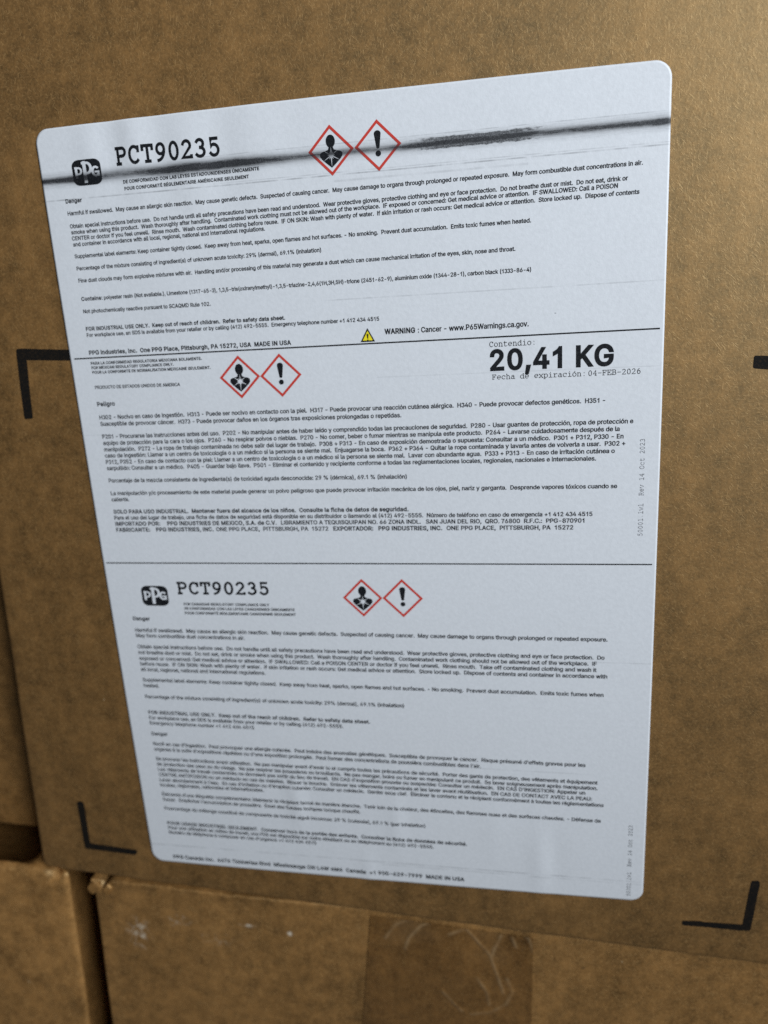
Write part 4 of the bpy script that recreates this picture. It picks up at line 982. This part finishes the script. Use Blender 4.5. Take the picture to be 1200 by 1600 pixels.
text_runs('address_line', [
 ('IMPORTADO POR:', B_, (181.5,820.9), (251.2,820.4)), ('PPG INDUSTRIES DE MEXICO, S.A. de C.V.', B_, (262.5,820.3), (433,819.1)),
 ('LIBRAMIENTO A TEQUISQUIPAN NO. 66 ZONA INDL.   SAN JUAN DEL RIO,  QRO. 76800  R.F.C.:  PPG-870901', R, (440,819.1), (913,815.9)),
 ('FABRICANTE:', B_, (183,830.2), (235.5,829.9)), ('PPG INDUSTRIES, INC.', B_, (245.2,829.8), (334.5,829.3)),
 ('ONE PPG PLACE,  PITTSBURGH, PA  15272', R, (338.7,829.3), (513.7,828.4)), ('EXPORTADOR:   PPG INDUSTRIES, INC.', B_, (521.5,828.4), (691.2,827.6)),
 ('ONE PPG PLACE,  PITTSBURGH, PA  15272', R, (698.2,827.6), (895.7,826.6))], M_INK, 0.00180)
typewriter('revision_code', '50001.lwl  Rev 14 Oct 2023', (1003.4,836.7), (1007.4,685.5), 0.00118, M_INKGREY, 52)
# third panel
text_runs('compliance_note', [
 ('FOR CANADIAN REGULATORY COMPLIANCE ONLY', B_, (288.2,945), (421.7,946.6)),
 ('DE CONFORMIDAD CON LAS LEYES CANADIENSES ÚNICAMENTE', B_, (289.2,951.8), (461.2,954.2)),
 ('POUR CONFORMITÉ RÉGLEMENTAIRE CANADIENNE SEULEMENT', B_, (290,959), (463,961.6))], M_INK)
text_runs('signal_word', [('Danger', B_, (209,968.2), (235.5,968.9))], M_INK)
text_runs('hazard_paragraph', [
 ('Harmful if swallowed.  May cause an allergic skin reaction.  May cause genetic defects.  Suspected of causing cancer.  May cause damage to organs through prolonged or repeated exposure.', R, (212.5,986.2), (949.2,1001.6)),
 ('May form combustible dust concentrations in air.', R, (213.7,994.7), (383.2,999))], M_INK)
text_runs('precaution_paragraph', [
 ('Obtain special instructions before use.  Do not handle until all safety precautions have been read and understood.  Wear protective gloves, protective clothing and eye or face protection.  Do', R, (216.2,1012), (944.5,1030)),
 ('not breathe dust or mist.  Do not eat, drink or smoke when using this product.  Wash thoroughly after handling.  Contaminated work clothing should not be allowed out of the workplace.  IF', R, (217.5,1021), (932.5,1039.5)),
 ('exposed or concerned: Get medical advice or attention.  IF SWALLOWED: Call a POISON CENTER or doctor if you feel unwell.  Rinse mouth.  Take off contaminated clothing and wash it', R, (219,1030.2), (932,1049.2)),
 ('before reuse.  IF ON SKIN: Wash with plenty of water.  If skin irritation or rash occurs: Get medical advice or attention.  Store locked up.  Dispose of contents and container in accordance with', R, (220.5,1038.8), (948.7,1059.4)),
 ('all local, regional, national and international regulations.', R, (221.5,1047.5), (415.7,1053.5))], M_INK)
text_runs('supplement_paragraph', [
 ('Supplemental label elements: Keep container tightly closed.  Keep away from heat, sparks, open flames and hot surfaces. - No smoking.  Prevent dust accumulation.  Emits toxic fumes when', R, (224.2,1063.7), (943,1088)),
 ('heated.', R, (225.7,1072.5), (249.5,1073.4))], M_INK)
text_runs('toxicity_line', [('Percentage of the mixture consisting of ingredient(s) of unknown acute toxicity: 29% (dermal), 69.1% (inhalation)', R, (228,1090), (631.7,1104.6))], M_INK)
text_runs('industrial_use_note', [
 ('FOR INDUSTRIAL USE ONLY.  Keep out of the reach of children.  Refer to safety data sheet.', B_, (233,1114.5), (578.7,1129.8)),
 ('For workplace use, an SDS is available from your retailer or by calling (412) 492-5555.', R, (234.2,1122.7), (537,1136.8)),
 ('Emergency telephone number +1 412 434 4515', R, (235.2,1131), (398,1138.7))], M_INK)
text_runs('signal_word', [('Danger', B_, (238,1147.6), (263.2,1148.8))], M_INK)
text_runs('hazard_paragraph', [
 ("Nocif en cas d'ingestion.  Peut provoquer une allergie cutanée.  Peut induire des anomalies génétiques.  Susceptible de provoquer le cancer.  Risque présumé d'effets graves pour les", R, (240.5,1163.5), (915,1197.5)),
 ("organes à la suite d'expositions répétées ou d'une exposition prolongée.  Peut former des concentrations de poussière combustibles dans l'air.", R, (242,1171.8), (751.7,1199))], M_INK)
text_runs('precaution_paragraph', [
 ("Se procurer les instructions avant utilisation.  Ne pas manipuler avant d'avoir lu et compris toutes les précautions de sécurité.  Porter des gants de protection, des vêtements et équipement", R, (244.5,1186.7), (933.7,1225)),
 ("de protection des yeux ou du visage.  Ne pas respirer les poussières ou brouillards.  Ne pas manger, boire ou fumer en manipulant ce produit.  Se laver soigneusement après manipulation.", R, (246.2,1195), (933.7,1233.7)),
 ("Les vêtements de travail contaminés ne devraient pas sortir du lieu de travail.  EN CAS d'exposition prouvée ou suspectée: Consulter un médecin.  EN CAS D'INGESTION: Appeler un", R, (248,1203.2), (914.5,1240.7)),
 ("CENTRE ANTIPOISON ou un médecin en cas de malaise.  Rincer la bouche.  Enlever les vêtements contaminés et les laver avant réutilisation.  EN CAS DE CONTACT AVEC LA PEAU:", R, (249.5,1211.5), (925,1250.3)),
 ("Laver abondamment à l'eau.  En cas d'irritation ou d'éruption cutanée: Consulter un médecin.  Garder sous clef.  Éliminer le contenu et le récipient conformément à toutes les réglementations", R, (250.5,1219.6), (943,1260)),
 ("locales, régionales, nationales et internationales.", R, (251.5,1227.6), (413,1236.2))], M_INK)
text_runs('supplement_paragraph', [
 ("Éléments d'une étiquette complémentaire: Maintenir le récipient fermé de manière étanche.  Tenir loin de la chaleur, des étincelles, des flammes nues et des surfaces chaudes. - Défense de", R, (254.2,1242), (938.7,1284.5)),
 ("fumer.  Empêcher l'accumulation de poussière.  Émet des fumées toxiques lorsque chauffé.", R, (255.5,1250.2), (563.7,1270.3))], M_INK)
text_runs('toxicity_line', [("Pourcentage du mélange constitué de composants de toxicité aiguë inconnue: 29 % (cutanée), 69.1 % (par inhalation)", R, (258,1264), (665,1292))], M_INK)
text_runs('industrial_use_note', [
 ("POUR USAGE INDUSTRIEL SEULEMENT.  Conserver hors de la portée des enfants.  Consulter la fiche de données de sécurité.", B_, (262.5,1287), (730,1320.5)),
 ("Pour une utilisation en milieu de travail, une FDS est disponible sur notre détaillant ou en téléphonant au (412) 492-5555.", R, (264,1294), (678.2,1325)),
 ("Numéro de téléphone à composer en cas d'urgence +1 412 434 4515", R, (265,1301.4), (495,1318.4))], M_INK)
text_runs('address_line', [('PPG Canada Inc.  6676 Timberlea Blvd  Mississauga ON L4W 4M6  Canada  +1 905-629-7999  MADE IN USA', B_, (272,1339.8), (726.2,1375.8))], M_INKHEAVY)
typewriter('revision_code', '50001.lwl  Rev 14 Oct 2023', (984.4,1398.7), (988.2,1289.2), 0.00112, M_INK, 56)

# ------------------------------------------------------------------ floor under the stack
m, t, b = material('grey_concrete')
P = t.n('ShaderNodeTexCoord').outputs['Object']
t.put(b.inputs['Base Color'], t.mix(t.noise(P, 6, 6, .6), (0.20, 0.195, 0.185, 1), (0.32, 0.31, 0.30, 1)))
b.inputs['Roughness'].default_value = 0.8
fl = link('floor', mesh('floor', [(-3,-3,0),(3,-3,0),(3,3,0),(-3,3,0)], [(0,1,2,3)]), m, None, Matrix.Translation((0, 0, LZ1-0.336)))
fl['kind'] = 'structure'
